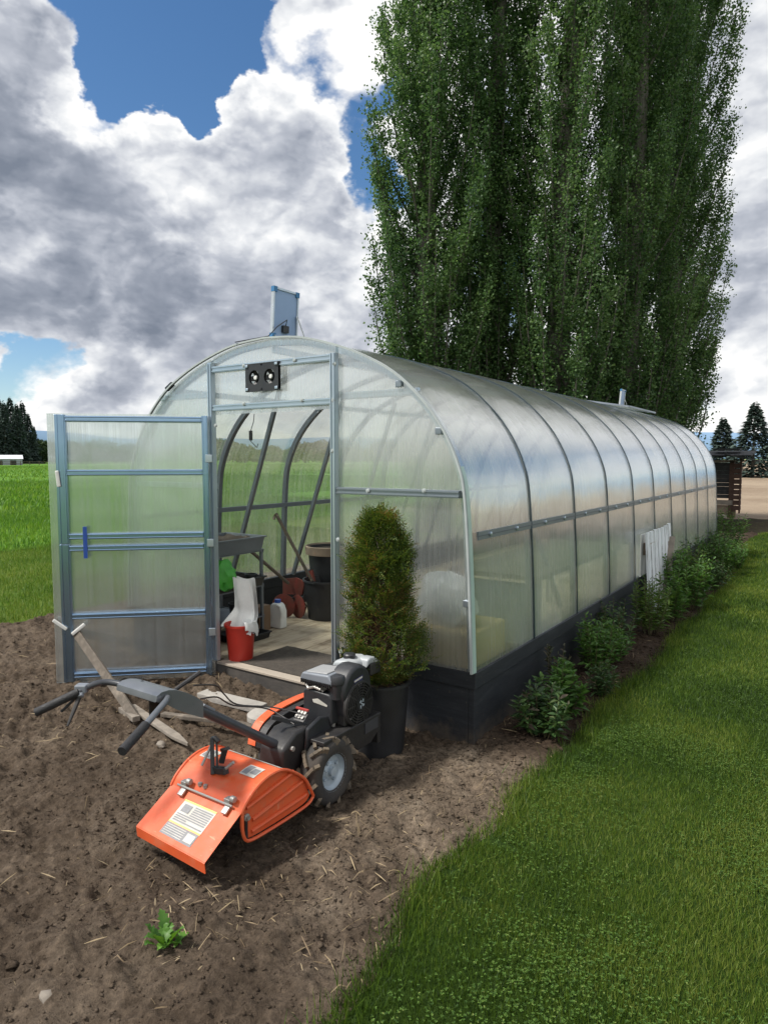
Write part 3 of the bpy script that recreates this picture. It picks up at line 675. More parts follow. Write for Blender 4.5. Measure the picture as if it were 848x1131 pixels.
def straw(n, xr, yr, seed, lmin=.012, lmax=.12, clump=None):
    r = np.random.default_rng(seed); x = r.uniform(*xr, n); y = r.uniform(*yr, n)
    k = (fbm(x * 1.6, y * 1.6, 3, 70) + .35 * r.random(n) > .66) & (x < lawn_edge(y) + .03) & ~((x > -3.35) & (x < .02) & (y > -.05)); x, y = x[k], y[k]; n = len(x)
    L = lmin + (lmax - lmin) * r.random(n) ** 3; a = r.random(n) * 6.28; w = .0006 + .0009 * r.random(n)
    c, s = np.cos(a) * L / 2, np.sin(a) * L / 2; px, py = -np.sin(a) * w, np.cos(a) * w
    za = soil_z(x - c, y - s) + .010 + .02 * r.random(n); zb = soil_z(x + c, y + s) + .010 + .02 * r.random(n); zm = soil_z(x, y) + .016
    A = [np.stack([x - c + px, y - s + py, za], 1), np.stack([x - c - px, y - s - py, za], 1)]
    m = [np.stack([x - px * 1.3, y - py * 1.3, np.maximum(zm, (za + zb) / 2)], 1), np.stack([x + px * 1.3, y + py * 1.3, np.maximum(zm, (za + zb) / 2) + .003], 1)]
    B = [np.stack([x + c - px, y + s - py, zb], 1), np.stack([x + c + px, y + s + py, zb], 1)]
    V = np.stack([A[0], A[1], m[0], m[1], B[0], B[1]], 1).reshape(-1, 3); o = np.arange(n)[:, None] * 6
    return V, np.concatenate([o + np.array([[0, 1, 2, 3]]), o + np.array([[3, 2, 4, 5]])])
V, F = join([straw(650, (-2.6, .6), (-3.0, -.0), 8), straw(700, (-.6, .62), (-2.6, -.3), 9, .015, .11), straw(700, (-4.5, -2.0), (-2.2, 0), 10), straw(500, (0, .6), (-.2, 5), 12)])
stuff(npobj('straw_litter', V, F, M['straw']), 'dry straw stalks strewn over the bare earth', 'straw')
# ================================================================== GREENHOUSE
GX, GL, NB = -1.67, 9.55, 10
BAY = GL / NB; BZ = .453
HALF = [(0, 2.61), (.30, 2.588), (.57, 2.525), (.84, 2.43), (1.10, 2.295), (1.32, 2.105), (1.47, 1.91), (1.570, 1.70), (1.612, 1.50), (1.645, 1.02), (1.668, BZ)]
_h = catmull([(a, b, 0) for a, b in HALF], 4)
PROF = [(-p.x, p.y) for p in reversed(_h)] + [(p.x, p.y) for p in _h[1:]]      # left base -> apex -> right base, about the centre line
def prof_off(o):
    out = []
    for i, (x, z) in enumerate(PROF):
        a = PROF[max(i - 1, 0)]; b = PROF[min(i + 1, len(PROF) - 1)]
        tx, tz = b[0] - a[0], b[1] - a[1]; l = math.hypot(tx, tz); out.append((x - tz / l * o, z + tx / l * o))
    return out
def z_at(xr):
    for (x0, z0), (x1, z1) in zip(PROF, PROF[1:]):
        if x0 <= xr <= x1: return z0 + (z1 - z0) * (xr - x0) / (x1 - x0 + 1e-9)
    return BZ
G = thing('greenhouse', 'long arched polycarbonate greenhouse on a black board base with its door open', 'greenhouse', (GX, 0, 0))
# black board base
PL, PR = -2.24, -1.045
def boards(name, segs, z0, z1, mat, bevel=.004):
    m = MB()
    for (x0, y0), (x1, y1), th in segs:
        if abs(x1 - x0) > abs(y1 - y0): m.box(((x0 + x1) / 2, y0 + th / 2, (z0 + z1) / 2), (abs(x1 - x0), abs(th), z1 - z0))
        else: m.box((x0 + th / 2, (y0 + y1) / 2, (z0 + z1) / 2), (abs(th), abs(y1 - y0), z1 - z0))
    return obj(name, m, mat, G, bevel=bevel)
GXL = 2 * GX
boards('base_wall', [((PR + .03, .0), (-.041, .0), .04), ((0, .0), (0, GL), -.04), ((GXL, 0), (GXL, GL), .04), ((GXL + .041, 0), (PL - .03, 0), .04), ((GXL + .041, GL), (-.041, GL), -.04)], -.12, BZ - .105, M['base'])
boards('base_cap', [((PR + .03, -.012), (-.04, -.012), .06), ((.012, -.012), (.012, GL + .01), -.06), ((GXL - .012, -.012), (GXL - .012, GL + .01), .06), ((GXL + .05, -.012), (PL - .03, -.012), .06)], BZ - .103, BZ - .002, M['base'])
m = MB(); m.box(((PL + PR) / 2, .02, .035), (PR - PL + .06, .04, .17)); obj('door_riser', m, M['base_dusty'], G, bevel=.003)
m = MB(); m.box(((PL + PR) / 2, .045, .128), (PR - PL + .05, .11, .018)); obj('threshold', m, M['thresh'], G, bevel=.003)
m = MB()
nb = 24
for i in range(nb):
    w_ = 3.24 / nb; m.box((GX - 1.62 + w_ * (i + .5), .105 + (GL - .14) / 2, .11 + .0015 * math.sin(i * 5)), (w_ - .005, GL - .14, .03))
obj('floor', m, M['ply'], G)
# arches
po, pi_ = prof_off(-.012), prof_off(-.048)
for i in range(NB + 1):
    y = min(max(i * BAY, .03), GL - .03); m = MB()
    V = []; n = len(PROF)
    for (x, z), (x2, z2) in zip(po, pi_): V += [(GX + x, y - .022, z), (GX + x, y + .022, z), (GX + x2, y + .022, z2), (GX + x2, y - .022, z2)]
    F = []
    for k in range(n - 1):
        for q in range(4): F.append((k * 4 + q, k * 4 + (q + 1) % 4, k * 4 + 4 + (q + 1) % 4, k * 4 + 4 + q))
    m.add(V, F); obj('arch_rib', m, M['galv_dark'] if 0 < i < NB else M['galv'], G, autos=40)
# diagonal struts in each rib plane, as seen through the doorway
for i in range(1, NB):
    y = i * BAY
    for s in (-1, 1) if i in (1, 2) else (-1,):
        if s == 1 and i == 1: continue
        m = MB(); m.beam((GX + s * 1.52, y + .03, BZ + .02), (GX + s * .80, y + .03, 2.385), .035, .035); obj('brace', m, M['galv_dark'], G)
# purlins
for xr, z in ((-1.575, 1.245), (1.600, 1.275), (-1.02, 2.29), (1.02, 2.29), (0, 2.54)):
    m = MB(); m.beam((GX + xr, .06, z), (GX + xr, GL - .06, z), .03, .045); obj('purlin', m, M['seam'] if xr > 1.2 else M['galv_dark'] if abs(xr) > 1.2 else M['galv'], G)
# side and roof sheets, one per bay (two overlapping widths at the shoulder as on the real thing)
for i in range(NB):
    y0, y1 = i * BAY + .002, (i + 1) * BAY - .002
    if i == 0: y0 = -.035
    m = MB(); V = []; n = len(PROF); ny = 6; r = random.Random(i)
    for j in range(ny + 1):
        t = j / ny; y = y0 + (y1 - y0) * t
        for k, (x, z) in enumerate(PROF):
            b = (.006 if z > 1.75 else .0018) * math.sin(PI * t) * (1 + .6 * math.sin(k * .35 + i * 2)); V.append((GX + x * (1 + b * .6), y, z + (b if abs(x) < 1.3 else 0)))
    F = [(j * n + k, j * n + k + 1, (j + 1) * n + k + 1, (j + 1) * n + k) for j in range(ny) for k in range(n - 1)]
    m.add(V, F); obj('roof_sheet', m, M['poly_y'], G, smooth=True)
# band at rail height on the side sheets
m = MB(); m.box((GX + 1.6345, GL / 2 + .03, 1.275), (.006, GL - .14, .052)); obj('side_rail_band', m, M['galv_mid'], G)
m = MB(); m.box((GX + 1.6385, GL / 2 + .03, 1.275), (.003, GL - .14, .008)); obj('side_rail_band', m, M['galv_dark'], G)
# outer seam straps
def strap(y, w, mat, nm, o0=.003, o1=.009):
    a, b = prof_off(o1), prof_off(o0); m = MB(); V = []; n = len(PROF)
    for (x, z), (x2, z2) in zip(a, b): V += [(GX + x, y - w / 2, z), (GX + x, y + w / 2, z), (GX + x2, y + w / 2, z2), (GX + x2, y - w / 2, z2)]
    F = [(k * 4 + q, k * 4 + (q + 1) % 4, k * 4 + 4 + (q + 1) % 4, k * 4 + 4 + q) for k in range(n - 1) for q in range(4)]
    m.add(V, F); return obj(nm, m, mat, G, autos=40)
for i in range(1, NB + 1): strap(min(i * BAY, GL - .012), .017, M['seam'], 'seam_strap')
strap(-.036, .020, M['trim'], 'front_edge_trim', -.006, .007)
a_, b_ = prof_off(.009), prof_off(.001); k0 = [k for k, p in enumerate(PROF) if p[0] > 0 and p[1] < 1.75]; m = MB()
V = [q for k in k0 for q in ((GX + a_[k][0], -.030, a_[k][1]), (GX + a_[k][0], .012, a_[k][1]), (GX + b_[k][0], .012, b_[k][1]), (GX + b_[k][0], -.030, b_[k][1]))]
m.add(V, [(i * 4 + q, i * 4 + (q + 1) % 4, i * 4 + 4 + (q + 1) % 4, i * 4 + 4 + q) for i in range(len(k0) - 1) for q in range(4)]); obj('corner_trim', m, M['seam_light'], G)
# front sheets
def front_poly(x0, x1, zb, y):
    xs_ = [x0] + [GX + p[0] for p in PROF if x0 < GX + p[0] < x1] + [x1]
    top = [(x, y, z_at(x - GX) - .006) for x in xs_]
    zb0 = zb; pts = [(x1, y, zb0)] if top[-1][2] > zb0 + .01 else []
    lo = [(x0, y, zb0)] if top[0][2] > zb0 + .01 else []
    return lo + top + pts
for x0, x1, zb in ((PR + .02, -.004, BZ), (PL + .002, PR - .002, 2.085), (GXL + .004, PL - .02, BZ)):
    m = MB(); m.ngon(front_poly(x0, x1, zb, -.008)); obj('end_sheet', m, M['poly_x'], G)
m = MB(); m.ngon(front_poly(GXL + .004, -.004, BZ, GL + .004)); obj('end_sheet', m, M['poly_x'], G)
# galvanised front frame
def gbeam(nm, a, b, w=.05, h=.035, mat=None):
    m = MB(); m.beam(a, b, w, h); 
    a, b = Vector(a), Vector(b); t = (b - a).normalized(); side = Vector((0, 0, 1)) if abs(t.z) < .5 else Vector((1, 0, 0))
    for s in (-1, 1): m.beam(a + side * s * (max(w, h) * .32) + Vector((0, -.019, 0)), b + side * s * (max(w, h) * .32) + Vector((0, -.019, 0)), .008, .008)
    return obj(nm, m, mat or M['galv'], G)
m = MB(); m.box((PR, -.03, (BZ + 2.47) / 2 - .16), (.045, .036, 2.30)); m.box((PR - .014, -.051, 1.3), (.008, .008, 2.3)); m.box((PR + .014, -.051, 1.3), (.008, .008, 2.3)); obj('door_post', m, M['galv'], G)
m = MB(); m.box((PL, -.03, 1.32), (.045, .036, 2.32)); m.box((PL - .014, -.051, 1.32), (.008, .008, 2.3)); m.box((PL + .014, -.051, 1.32), (.008, .008, 2.3)); obj('door_post', m, M['galv'], G)
def rail(nm, x0, x1, z, y=-.028, h=.045, mat='galv'):
    m = MB(); m.box(((x0 + x1) / 2, y, z), (x1 - x0, .03, h)); m.box(((x0 + x1) / 2, y - .018, z + h * .3), (x1 - x0, .008, .007)); m.box(((x0 + x1) / 2, y - .018, z - h * .3), (x1 - x0, .008, .007)); return obj(nm, m, M[mat], G)
rail('lintel', PL + .024, PR - .024, 2.135); rail('cross_rail', PL + .024, PR - .024, 2.425)
rail('cross_rail', PR + .024, -.095, 1.535, mat='galv_mid'); rail('cross_rail', -2.90, PL - .024, 2.245, y=.02)
rail('cross_rail', PR + .024, -.42, 2.17, y=.03); rail('cross_rail', -3.28, PL - .024, 1.535, y=.02)
# brackets and screw washers
for px, py in ((440, 424), (484, 476), (515, 667)):
    p = at_y(px, py, -.02); m = MB(); m.box((p.x, -.02, p.z), (.045, .010, .042)); obj('bracket', m, M['galv_mid'], G, bevel=.004)
p = at_y(189, 427, -.03); m = MB(); m.box((p.x - .015, -.03, p.z), (.09, .03, .035), Matrix.Rotation(-.5, 3, 'Y')); obj('clip', m, M['blackp'], G, bevel=.004)
for px, py in ((367, 498), (373, 596), (369, 402), (368, 442), (269, 404), (325, 398), (269, 446), (333, 442), (406, 542), (468, 542), (376, 720), (238, 470)):
    p = at_y(px, py, -.05); m = MB(); m.lathe((p.x, -.05, p.z), [(.0001, -.005), (.007, -.005), (.008, -.002), (.0145, -.001), (.0145, .006)], 14, 'Y'); obj('washer', m, M['trim'], G, smooth=True)
for i in range(NB):
    for t in (.28, .72) if i < 6 else (.5,):
        m = MB(); xz = .018 + GX + 1.624; m.lathe((xz, (i + t) * BAY, 1.275), [(.015, -.006), (.015, .004), (.008, .006), (.0001, .007)], 12, 'X'); obj('washer', m, M['galv'], G, smooth=True)
# fan panel
fc = Vector((-1.685, -.045, 2.335)); F_ = MB(); FW, FH = .325, .20
ang = 24
def plate_with_holes(m, c, w, h, holes, y0, y1):
    bm = bmesh.new()
    for y in (y0,):
        pass
    xs_ = sorted([-w / 2] + [hx for hx, hz, hr in holes] + [w / 2])
    # ring of quads from each hole to its half of the plate
    for (hx, hz, hr), (xa, xb) in zip(holes, ((-w / 2, 0), (0, w / 2))):
        ring = []; outer = []
        for k in range(ang):
            a = 2 * PI * k / ang; ca, sa = math.cos(a), math.sin(a); ring.append((hx + hr * ca, hz + hr * sa))
            tx = ((xb - hx) / ca) if ca > 1e-6 else ((xa - hx) / ca) if ca < -1e-6 else 1e9
            tz = ((h / 2 - hz) / sa) if sa > 1e-6 else ((-h / 2 - hz) / sa) if sa < -1e-6 else 1e9
            t = min(tx, tz); outer.append((hx + ca * t, hz + sa * t))
        V = [(c.x + p[0], c.y + y, c.z + p[1]) for y in (y0, y1) for p in ring + outer]; n2 = 2 * ang
        Fs = []
        for k in range(ang):
            k2 = (k + 1) % ang
            Fs += [(k, k2, ang + k2, ang + k), (n2 + k, n2 + ang + k, n2 + ang + k2, n2 + k2), (k, n2 + k, n2 + k2, k2)]
        m.add(V, Fs)
    m.box((c.x, c.y + y0 + .012, c.z + h / 2 - .004), (w, .026, .008)); m.box((c.x, c.y + y0 + .012, c.z - h / 2 + .004), (w, .026, .008))
plate_with_holes(F_, fc, FW, FH, [(-.075, 0, .052), (.075, 0, .052)], -.012, .012)
fp = obj('fan_panel', F_, M['blackp'], G)
for sx in (-.075, .075):
    m = MB(); c = fc + Vector((sx, .02, 0)); m.lathe((c.x, c.y, c.z), [(.0001, -.016), (.022, -.014), (.022, .012)], 14, 'Y')
    for k in range(5):
        a = k * 2 * PI / 5 + .4; R = Matrix.Rotation(-a, 3, 'Y') @ Matrix.Rotation(.5, 3, 'X')
        d = Matrix.Rotation(-a, 3, 'Y') @ Vector((0, 0, .034)); m.box(c + d, (.036, .003, .040), R)
    for s in (0, PI / 2): m.box(c + Vector((0, .018, 0)), (.125, .005, .007), Matrix.Rotation(s + .3, 3, 'Y'))
    f_ = obj('fan', m, M['blackp'], fp)
    m = MB(); m.lathe((c.x, c.y - .019, c.z), [(.0001, -.003), (.014, -.002), (.016, .004)], 16, 'Y'); obj('hub_daylight_spot', m, M['white'], fp, smooth=True)  # white disc stands in for daylight showing through the fan centre
for sx in (-1, 1):
    for sz in (-1, 1):
        m = MB(); m.box((fc.x + sx * .145, fc.y - .017, fc.z + sz * .084), (.026, .008, .020)); obj('corner_tab', m, M['galv'], fp, bevel=.003)
# light cable with small box hanging under the lintel
m = MB(); p0 = at_y(281, 457, .12); p1 = at_y(277, 476, .12); p2 = at_y(282, 490, .12)
m.tube([p0, p0 * .5 + p1 * .5 + Vector((.01, 0, 0)), p1, p1 + Vector((.0, 0, -.08)), p2 + Vector((.02, 0, -.03)), p2 + Vector((.03, 0, .0))], .003, 5)
cab = obj('cable', m, M['blackp'], G); m = MB(); m.box(p1 + Vector((0, 0, -.035)), (.026, .018, .075)); obj('inline_box', m, M['blackp'], cab, bevel=.004)
# vent box in the right wall
m = MB(); p = Vector((.006, 4.28, .72)); m.box((p.x + .004, p.y, p.z - .03), (.012, .58, .46)); vp = obj('vent_board', m, M['white'], G)
m = MB(); m.box((.04, 4.20, .75), (.05, .20, .12)); m.box((.05, 4.20, .815), (.07, .22, .012)); vb = obj('vent_hood', m, M['tan'], vp); m = MB(); m.box((.067, 4.20, .745), (.006, .10, .06)); obj('vent_slot', m, M['blackp'], vb)
# raised roof vent far along the ridge
m = MB(); m.box((GX + .36, 7.9, 2.612), (.78, 1.7, .012), Matrix.Rotation(.175, 3, 'Y')); rv = obj('roof_vent', m, M['poly_y'], G)
m = MB(); m.beam((GX + .74, 7.05, 2.540), (GX + .74, 8.75, 2.540), .025, .025); m.beam((GX - .02, 7.05, 2.675), (GX + .74, 7.05, 2.541), .025, .025); m.beam((GX - .02, 8.75, 2.675), (GX + .74, 8.75, 2.541), .025, .025); obj('vent_frame', m, M['galv_mid'], rv)
# door, swung open
DA = rad(43); H = Vector((-2.262, -.052, 0)); DE = Vector((-math.cos(DA), -math.sin(DA), 0)); DN = Vector((math.sin(DA), -math.cos(DA), 0))   # DN faces the camera
door = MB(); DW = 1.10
def dp(u, z, o=0.0): return H + DE * u + DN * o + Vector((0, 0, z))
m = MB(); m.ngon([dp(-.02, .035, 0), dp(DW + .065, .035, 0), dp(DW + .065, 2.085, 0), dp(-.02, 2.085, 0)])
dr = bpy.data.objects.new('door', None); COL.objects.link(dr); dr.parent = G
# the door's own axes: local x along its width, so the flutes run upright
dr.location = H - Vector((GX, 0, 0)); dr.rotation_euler = (0, 0, math.atan2(DE.y, DE.x))
def dl(u, z, o=0.0): return (u, o, z)           # local door coordinates: u along, y = +o is towards the camera side
sgn = 1 if (Matrix.Rotation(dr.rotation_euler.z, 3, 'Z') @ Vector((0, 1, 0))).dot(DN) > 0 else -1
def dobj(nm, m, mat, **kw): return obj(nm, m, mat, dr, local=True, **kw)
m = MB(); m.box((DW / 2 + .022, 0, 1.06), (DW + .085, .006, 2.05)); dobj('door_sheet', m, M['poly_door'])
def bar(nm, u0, u1, z0, z1, o=.028, mat='galv_blue'):
    m = MB(); horiz = (u1 - u0) > (z1 - z0); cu, cz = (u0 + u1) / 2, (z0 + z1) / 2
    m.box((cu, sgn * o, cz), (u1 - u0, .034, z1 - z0))
    for s in (-1, 1):
        if horiz: m.box((cu, sgn * (o + .0195), cz + s * (z1 - z0) * .3), (u1 - u0, .007, (z1 - z0) * .2))
        else: m.box((cu + s * (u1 - u0) * .3, sgn * (o + .0195), cz), ((u1 - u0) * .2, .007, z1 - z0))
    return dobj(nm, m, M[mat], bevel=.003)
bar('door_stile', .0, .045, .05, 2.075); bar('door_stile', DW - .075, DW - .0, .05, 1.105); bar('door_stile', DW - .075, DW, 1.11, 2.075)
for zc in (2.045, 1.645, 1.165, 1.075, .555, .10): bar('door_rail', .046, DW - .076, zc - .022, zc + .022)
m = MB(); m.box((DW - .19, sgn * .05, 1.12), (.028, .008, .24)); dobj('blue_strap', m, M['cap_blue'])
for u, z, rt in ((DW - .015, 1.60, .1), (DW + .01, .50, .9), (DW - .12, .46, -.9)):
    m = MB(); m.box((u, sgn * .056, z), (.026, .014, .12), Matrix.Rotation(rt * sgn, 3, 'Y')); dobj('turn_latch', m, M['white'], bevel=.005)
for z in (.4, 1.1, 1.75):
    m = MB(); m.box((-.005, sgn * .05, z), (.05, .012, .06)); dobj('hinge', m, M['galv'], bevel=.003)

# ------------------------------------------------------------------ solar panels on the ridge
S1 = thing('solar_panel', 'small solar panel with blue corners standing on the front end of the greenhouse ridge', 'solar panel', (GX - .03, .12, 2.615))
def solar(root, y0, y1, z0, z1, x0, x1, full=True):
    c = Vector(root.location); q = lambda y, z, o=0: Vector((x0 + (x1 - x0) * (z - z0) / (z1 - z0) + o, y, z))
    def slab(nm, ya, yb, za, zb, oa, ob, mat):
        m = MB(); V = [q(y, z, o) for o in (oa, ob) for y, z in ((ya, za), (yb, za), (yb, zb), (ya, zb))]
        m.add(V, [(0, 1, 2, 3), (7, 6, 5, 4), (0, 4, 5, 1), (1, 5, 6, 2), (2, 6, 7, 3), (3, 7, 4, 0)]); return obj(nm, m, mat, root)
    slab('back_sheet', y0 + .012, y1 - .012, z0 + .012, z1 - .012, -.004, .004, M['pvback'])
    slab('cell_face', y0 + .012, y1 - .012, z0 + .012, z1 - .012, -.010, -.0045, M['pvcell'])
    for a in ((y0, y0 + .014, z0 + .03, z1 - .03), (y1 - .014, y1, z0 + .03, z1 - .03), (y0 + .03, y1 - .03, z1 - .014, z1), (y0 + .03, y1 - .03, z0, z0 + .014)):
        slab('frame_bar', *a, -.014, .012, M['alu'])
    for ya, za in ((y0 - .003, z0 - .003), (y0 - .003, z1 - .035), (y1 - .035, z0 - .003), (y1 - .035, z1 - .035)):
        slab('corner_cap', ya, ya + .038, za, za + .038, -.016, .015, M['pvblue'])
    if full:
        slab('junction_box', y0 + .10, y0 + .16, z0 + .05, z0 + .10, .0045, .028, M['blackp'])
        m = MB(); m.tube([q(y0 + .13, z0 + .10, .02), q(y0 + .12, z0 + .14, .04), q(y0 + .03, z0 + .08, .03), q(y0 - .05, z0 - .0, .02), (GX - .28, y0 - .15, 2.605)], .004, 5); obj('lead_wire', m, M['blackp'], root)
    m = MB(); m.beam(q(y1 - .02, z0 + .19, .016), q(y1 + .01, z0 - .02, .10), .018, .006); m.beam(q(y0 + .02, z0 + .02, .016), q(y0 + .02, z0 - .03, .016), .018, .006); obj('prop_leg', m, M['alu'], root)
solar(S1, .095, .37, 2.64, 3.005, GX - .06, GX - .035)
S2 = thing('solar_panel', 'small solar panel beside the raised roof vent far along the greenhouse ridge', 'solar panel', (GX, 9.3, 2.62))
solar(S2, 9.15, 9.43, 2.66, 3.02, GX + .02, GX + .05, False)

# ================================================================== THINGS INSIDE
FZ = .126
# potting rack
R_ = thing('shelf_rack', 'grey metal tiered rack holding planting trays behind the open door', 'rack', (-2.85, .5, FZ))
for x, y in ((-2.585, .83), (-3.13, .83), (-2.585, .2), (-3.13, .2)):
    m = MB(); m.beam((x, y, FZ), (x, y, .925), .024, .024); obj('post', m, M['galv_dark'], R_)
for z in (.30, .585, .91):
    m = MB(); m.box((-2.8575, .515, z), (.57, .66, .012))
    for yy in (.185, .845): m.box((-2.8575, yy, z), (.57, .012, .03))
    obj('shelf', m, M['galv_dark'], R_)
m = MB(); m.beam((-2.585, .83, .88), (-2.9, 1.2, .55), .02, .02); 
def tray(nm, label, cat, c, d, mat, soil=True, group=None):
    t = thing(nm, label, cat, (c[0], c[1], c[2]), group=group); x, y, h = d; m = MB(); th = .008
    def wall(p, q):  # slanted sides, open top
        pass
    a = [(-x / 2 * .93, -y / 2 * .93), (x / 2 * .93, -y / 2 * .93), (x / 2 * .93, y / 2 * .93), (-x / 2 * .93, y / 2 * .93)]
    b = [(-x / 2, -y / 2), (x / 2, -y / 2), (x / 2, y / 2), (-x / 2, y / 2)]; e = [(p[0] * 1.05, p[1] * 1.05) for p in b]; f = [(p[0] * .97, p[1] * .97) for p in b]; g = [(p[0] * .96, p[1] * .96) for p in a]
    V = [(c[0] + p[0], c[1] + p[1], c[2] + z) for L_, z in ((a, 0), (b, h - .012), (e, h - .012), (e, h), (f, h), (g, .01)) for p in L_]
    F = [(3, 2, 1, 0), (20, 21, 22, 23)] + [(r * 4 + k, r * 4 + (k + 1) % 4, r * 4 + 4 + (k + 1) % 4, r * 4 + 4 + k) for r in range(5) for k in range(4)]
    m.add(V, F); obj('tub', m, mat, t)
    if soil:
        m = MB(); nx = 14; V = [(c[0] + (i / nx - .5) * x * .95, c[1] + (j / nx - .5) * y * .95, c[2] + h * .72 + .03 * float(vnoise(i * .9, j * .9, 3))) for i in range(nx + 1) for j in range(nx + 1)]
        m.add(V, [(i * (nx + 1) + j, (i + 1) * (nx + 1) + j, (i + 1) * (nx + 1) + j + 1, i * (nx + 1) + j + 1) for i in range(nx) for j in range(nx)]); obj('soil', m, M['potsoil'], t, smooth=True)
    return t
tray('grey_tub', 'grey plastic tub of soil on the top shelf of the rack', 'tub', (-2.80, .50, .918), (.50, .68, .13), M['tubgrey'])
tray('seed_tray', 'black seed tray on the middle shelf of the rack', 'tray', (-2.80, .50, .593), (.50, .68, .085), M['potblack'])
tray('seed_tray', 'empty black tray lying on the pale floor behind the red bucket', 'tray', (-2.62, .62, FZ), (.34, .36, .06), M['potblack'], False)
m = MB(); m.blob((-2.60, .36, .74), (.12, .10, .14), 4, .12, 3, .26); gb = obj('garden_bag', m, M['greenb'], None, smooth=True, origin=(-2.60, .34, .60)); tag(gb, 'bright green plastic bag in the tray on the middle shelf', 'bag')
def bucket(c, r0, r1, h, mat, root, rim=.012, seg=28, nm='bucket_body', inner=True):
    m = MB(); m.lathe(c, [(.0001, .0), (r0, 0), (r1, h - .02), (r1 + rim, h - .018), (r1 + rim, h), (r1 - .004, h), (r0 - .005, .012), (.0001, .012)], seg); return obj(nm, m, mat, root, autos=40)
B = thing('red_bucket', 'red bucket with a white sack draped over it just inside the doorway', 'bucket', (-2.17, .16, FZ)); bucket((-2.17, .16, FZ), .095, .118, .30, M['redp'], B)
m = MB(); m.tube([(-2.17 + .125 * math.cos(a), .16 + .125 * math.sin(a) * .3 - .10 * math.sin(a), FZ + .28 - .10 * math.sin(a)) for a in np.linspace(0, PI, 12)], .003, 5); obj('handle', m, M['galv'], B)
# sack: upright paper part and a flap over the rim
def sack():
    m = MB(); nu, nv = 16, 16; V = []
    for i in range(nu + 1):
        for j in range(nv + 1):
            u, v = i / nu, j / nv; w = .115 * (1 + .5 * max(0, .35 - v) / .35)
            x = -2.20 + (u - .5) * 2 * w; y = .22 + .02 * math.sin(u * 7 + v * 3) - .05 * max(0, .35 - v) / .35 * 2; z = FZ + .25 + v * .40 - .03 * u * (1 - v) + .012 * math.sin(u * 9) * math.cos(v * 7)
            V.append((x, y, z))
    F = [(i * (nv + 1) + j, (i + 1) * (nv + 1) + j, (i + 1) * (nv + 1) + j + 1, i * (nv + 1) + j + 1) for i in range(nu) for j in range(nv)]
    m.add(V, F); m.add([(p[0] - .01, p[1] + .05, p[2]) for p in V], [tuple(reversed(f)) for f in F])
    # a fold hanging over the rim
    V = []; n = 24
    for k in range(n + 1):
        a = -.5 + 2.2 * k / n; dr_ = .05 + .075 * math.sin(PI * k / n) ** 2 * (.75 + .25 * math.sin(k * .9))
        for r, z in ((.05, .335), (.126, .322), (.142, .322 - dr_ * .5), (.146, .318 - dr_)): V.append((-2.17 + r * math.cos(a), .16 + r * math.sin(a), FZ + z + .004 * math.sin(k * 1.1)))
    m.add(V, [(k * 4 + q, k * 4 + 4 + q, k * 4 + 5 + q, k * 4 + 1 + q) for k in range(n) for q in range(3)])
    return obj('white_sack', m, M['sackw'], None, smooth=True, origin=(-2.19, .19, FZ + .3))
tag(sack(), 'crumpled white sack standing in the red bucket', 'sack')
# jug, box, small pot
J = thing('white_jug', 'white plastic jug with a blue cap on the floor beside the rack', 'jug', (-2.64, 1.10, FZ))
m = MB(); m.prism([(-.075, 0), (.075, 0), (.08, .02), (.08, .17), (.055, .225), (.028, .245), (-.028, .245), (-.055, .225), (-.08, .17), (-.08, .02)], 1, -.045, .045); m.v = [(-2.64 + p[0], 1.10 + p[1], FZ + p[2]) for p in m.v]; obj('jug_body', m, M['white'], J, bevel=.014, seg=3)
m = MB(); m.tube([(-2.60, 1.05, FZ + .235), (-2.56, 1.045, FZ + .22), (-2.545, 1.05, FZ + .16), (-2.565, 1.06, FZ + .11)], .012, 8); obj('jug_handle', m, M['white'], J, smooth=True)
m = MB(); m.lathe((-2.64, 1.10, FZ + .245), [(.03, 0), (.03, .03), (.0001, .03)], 16); obj('jug_cap', m, M['cap_blue'], J, autos=40)
m = MB(); m.box((-2.70, .93, FZ + .12), (.11, .15, .24)); m.box((-2.72, .86, FZ + .25), (.11, .004, .03), Matrix.Rotation(.5, 3, 'X')); tag(obj('cardboard_box', m, M['card'], None, origin=(-2.70, .93, FZ), bevel=.003), 'narrow brown box standing in front of the white jug', 'box')
P_ = thing('small_pot', 'small black pot between the white sack and the cardboard box', 'pot', (-2.66, .74, FZ + .06)); bucket((-2.66, .74, FZ + .07), .055, .075, .16, M['potblack'], P_, .006, 20, 'pot_body')
for x_, y_, z_, r0_, r1_, h_, lb_ in ((-2.74, .66, .305, .05, .07, .13, 'small black pot on the lowest shelf of the rack'), (-2.90, .42, .305, .055, .075, .15, 'taller black pot deeper on the lowest shelf of the rack'), (-2.64, .75, .60, .04, .052, .10, 'little black pot in the corner of the middle shelf')):
    q_ = thing('small_pot', lb_, 'pot', (x_, y_, z_)); bucket((x_, y_, z_), r0_, r1_, h_, M['potblack'], q_, .006, 20, 'pot_body')
m = MB(); m.box((-2.78, .98, FZ + .09), (.10, .09, .18)); m.box((-2.78, .98, FZ + .185), (.05, .05, .03)); tag(obj('white_carton', m, M['white'], None, bevel=.008, origin=(-2.78, .98, FZ)), 'small white carton behind the brown box and the jug', 'carton')
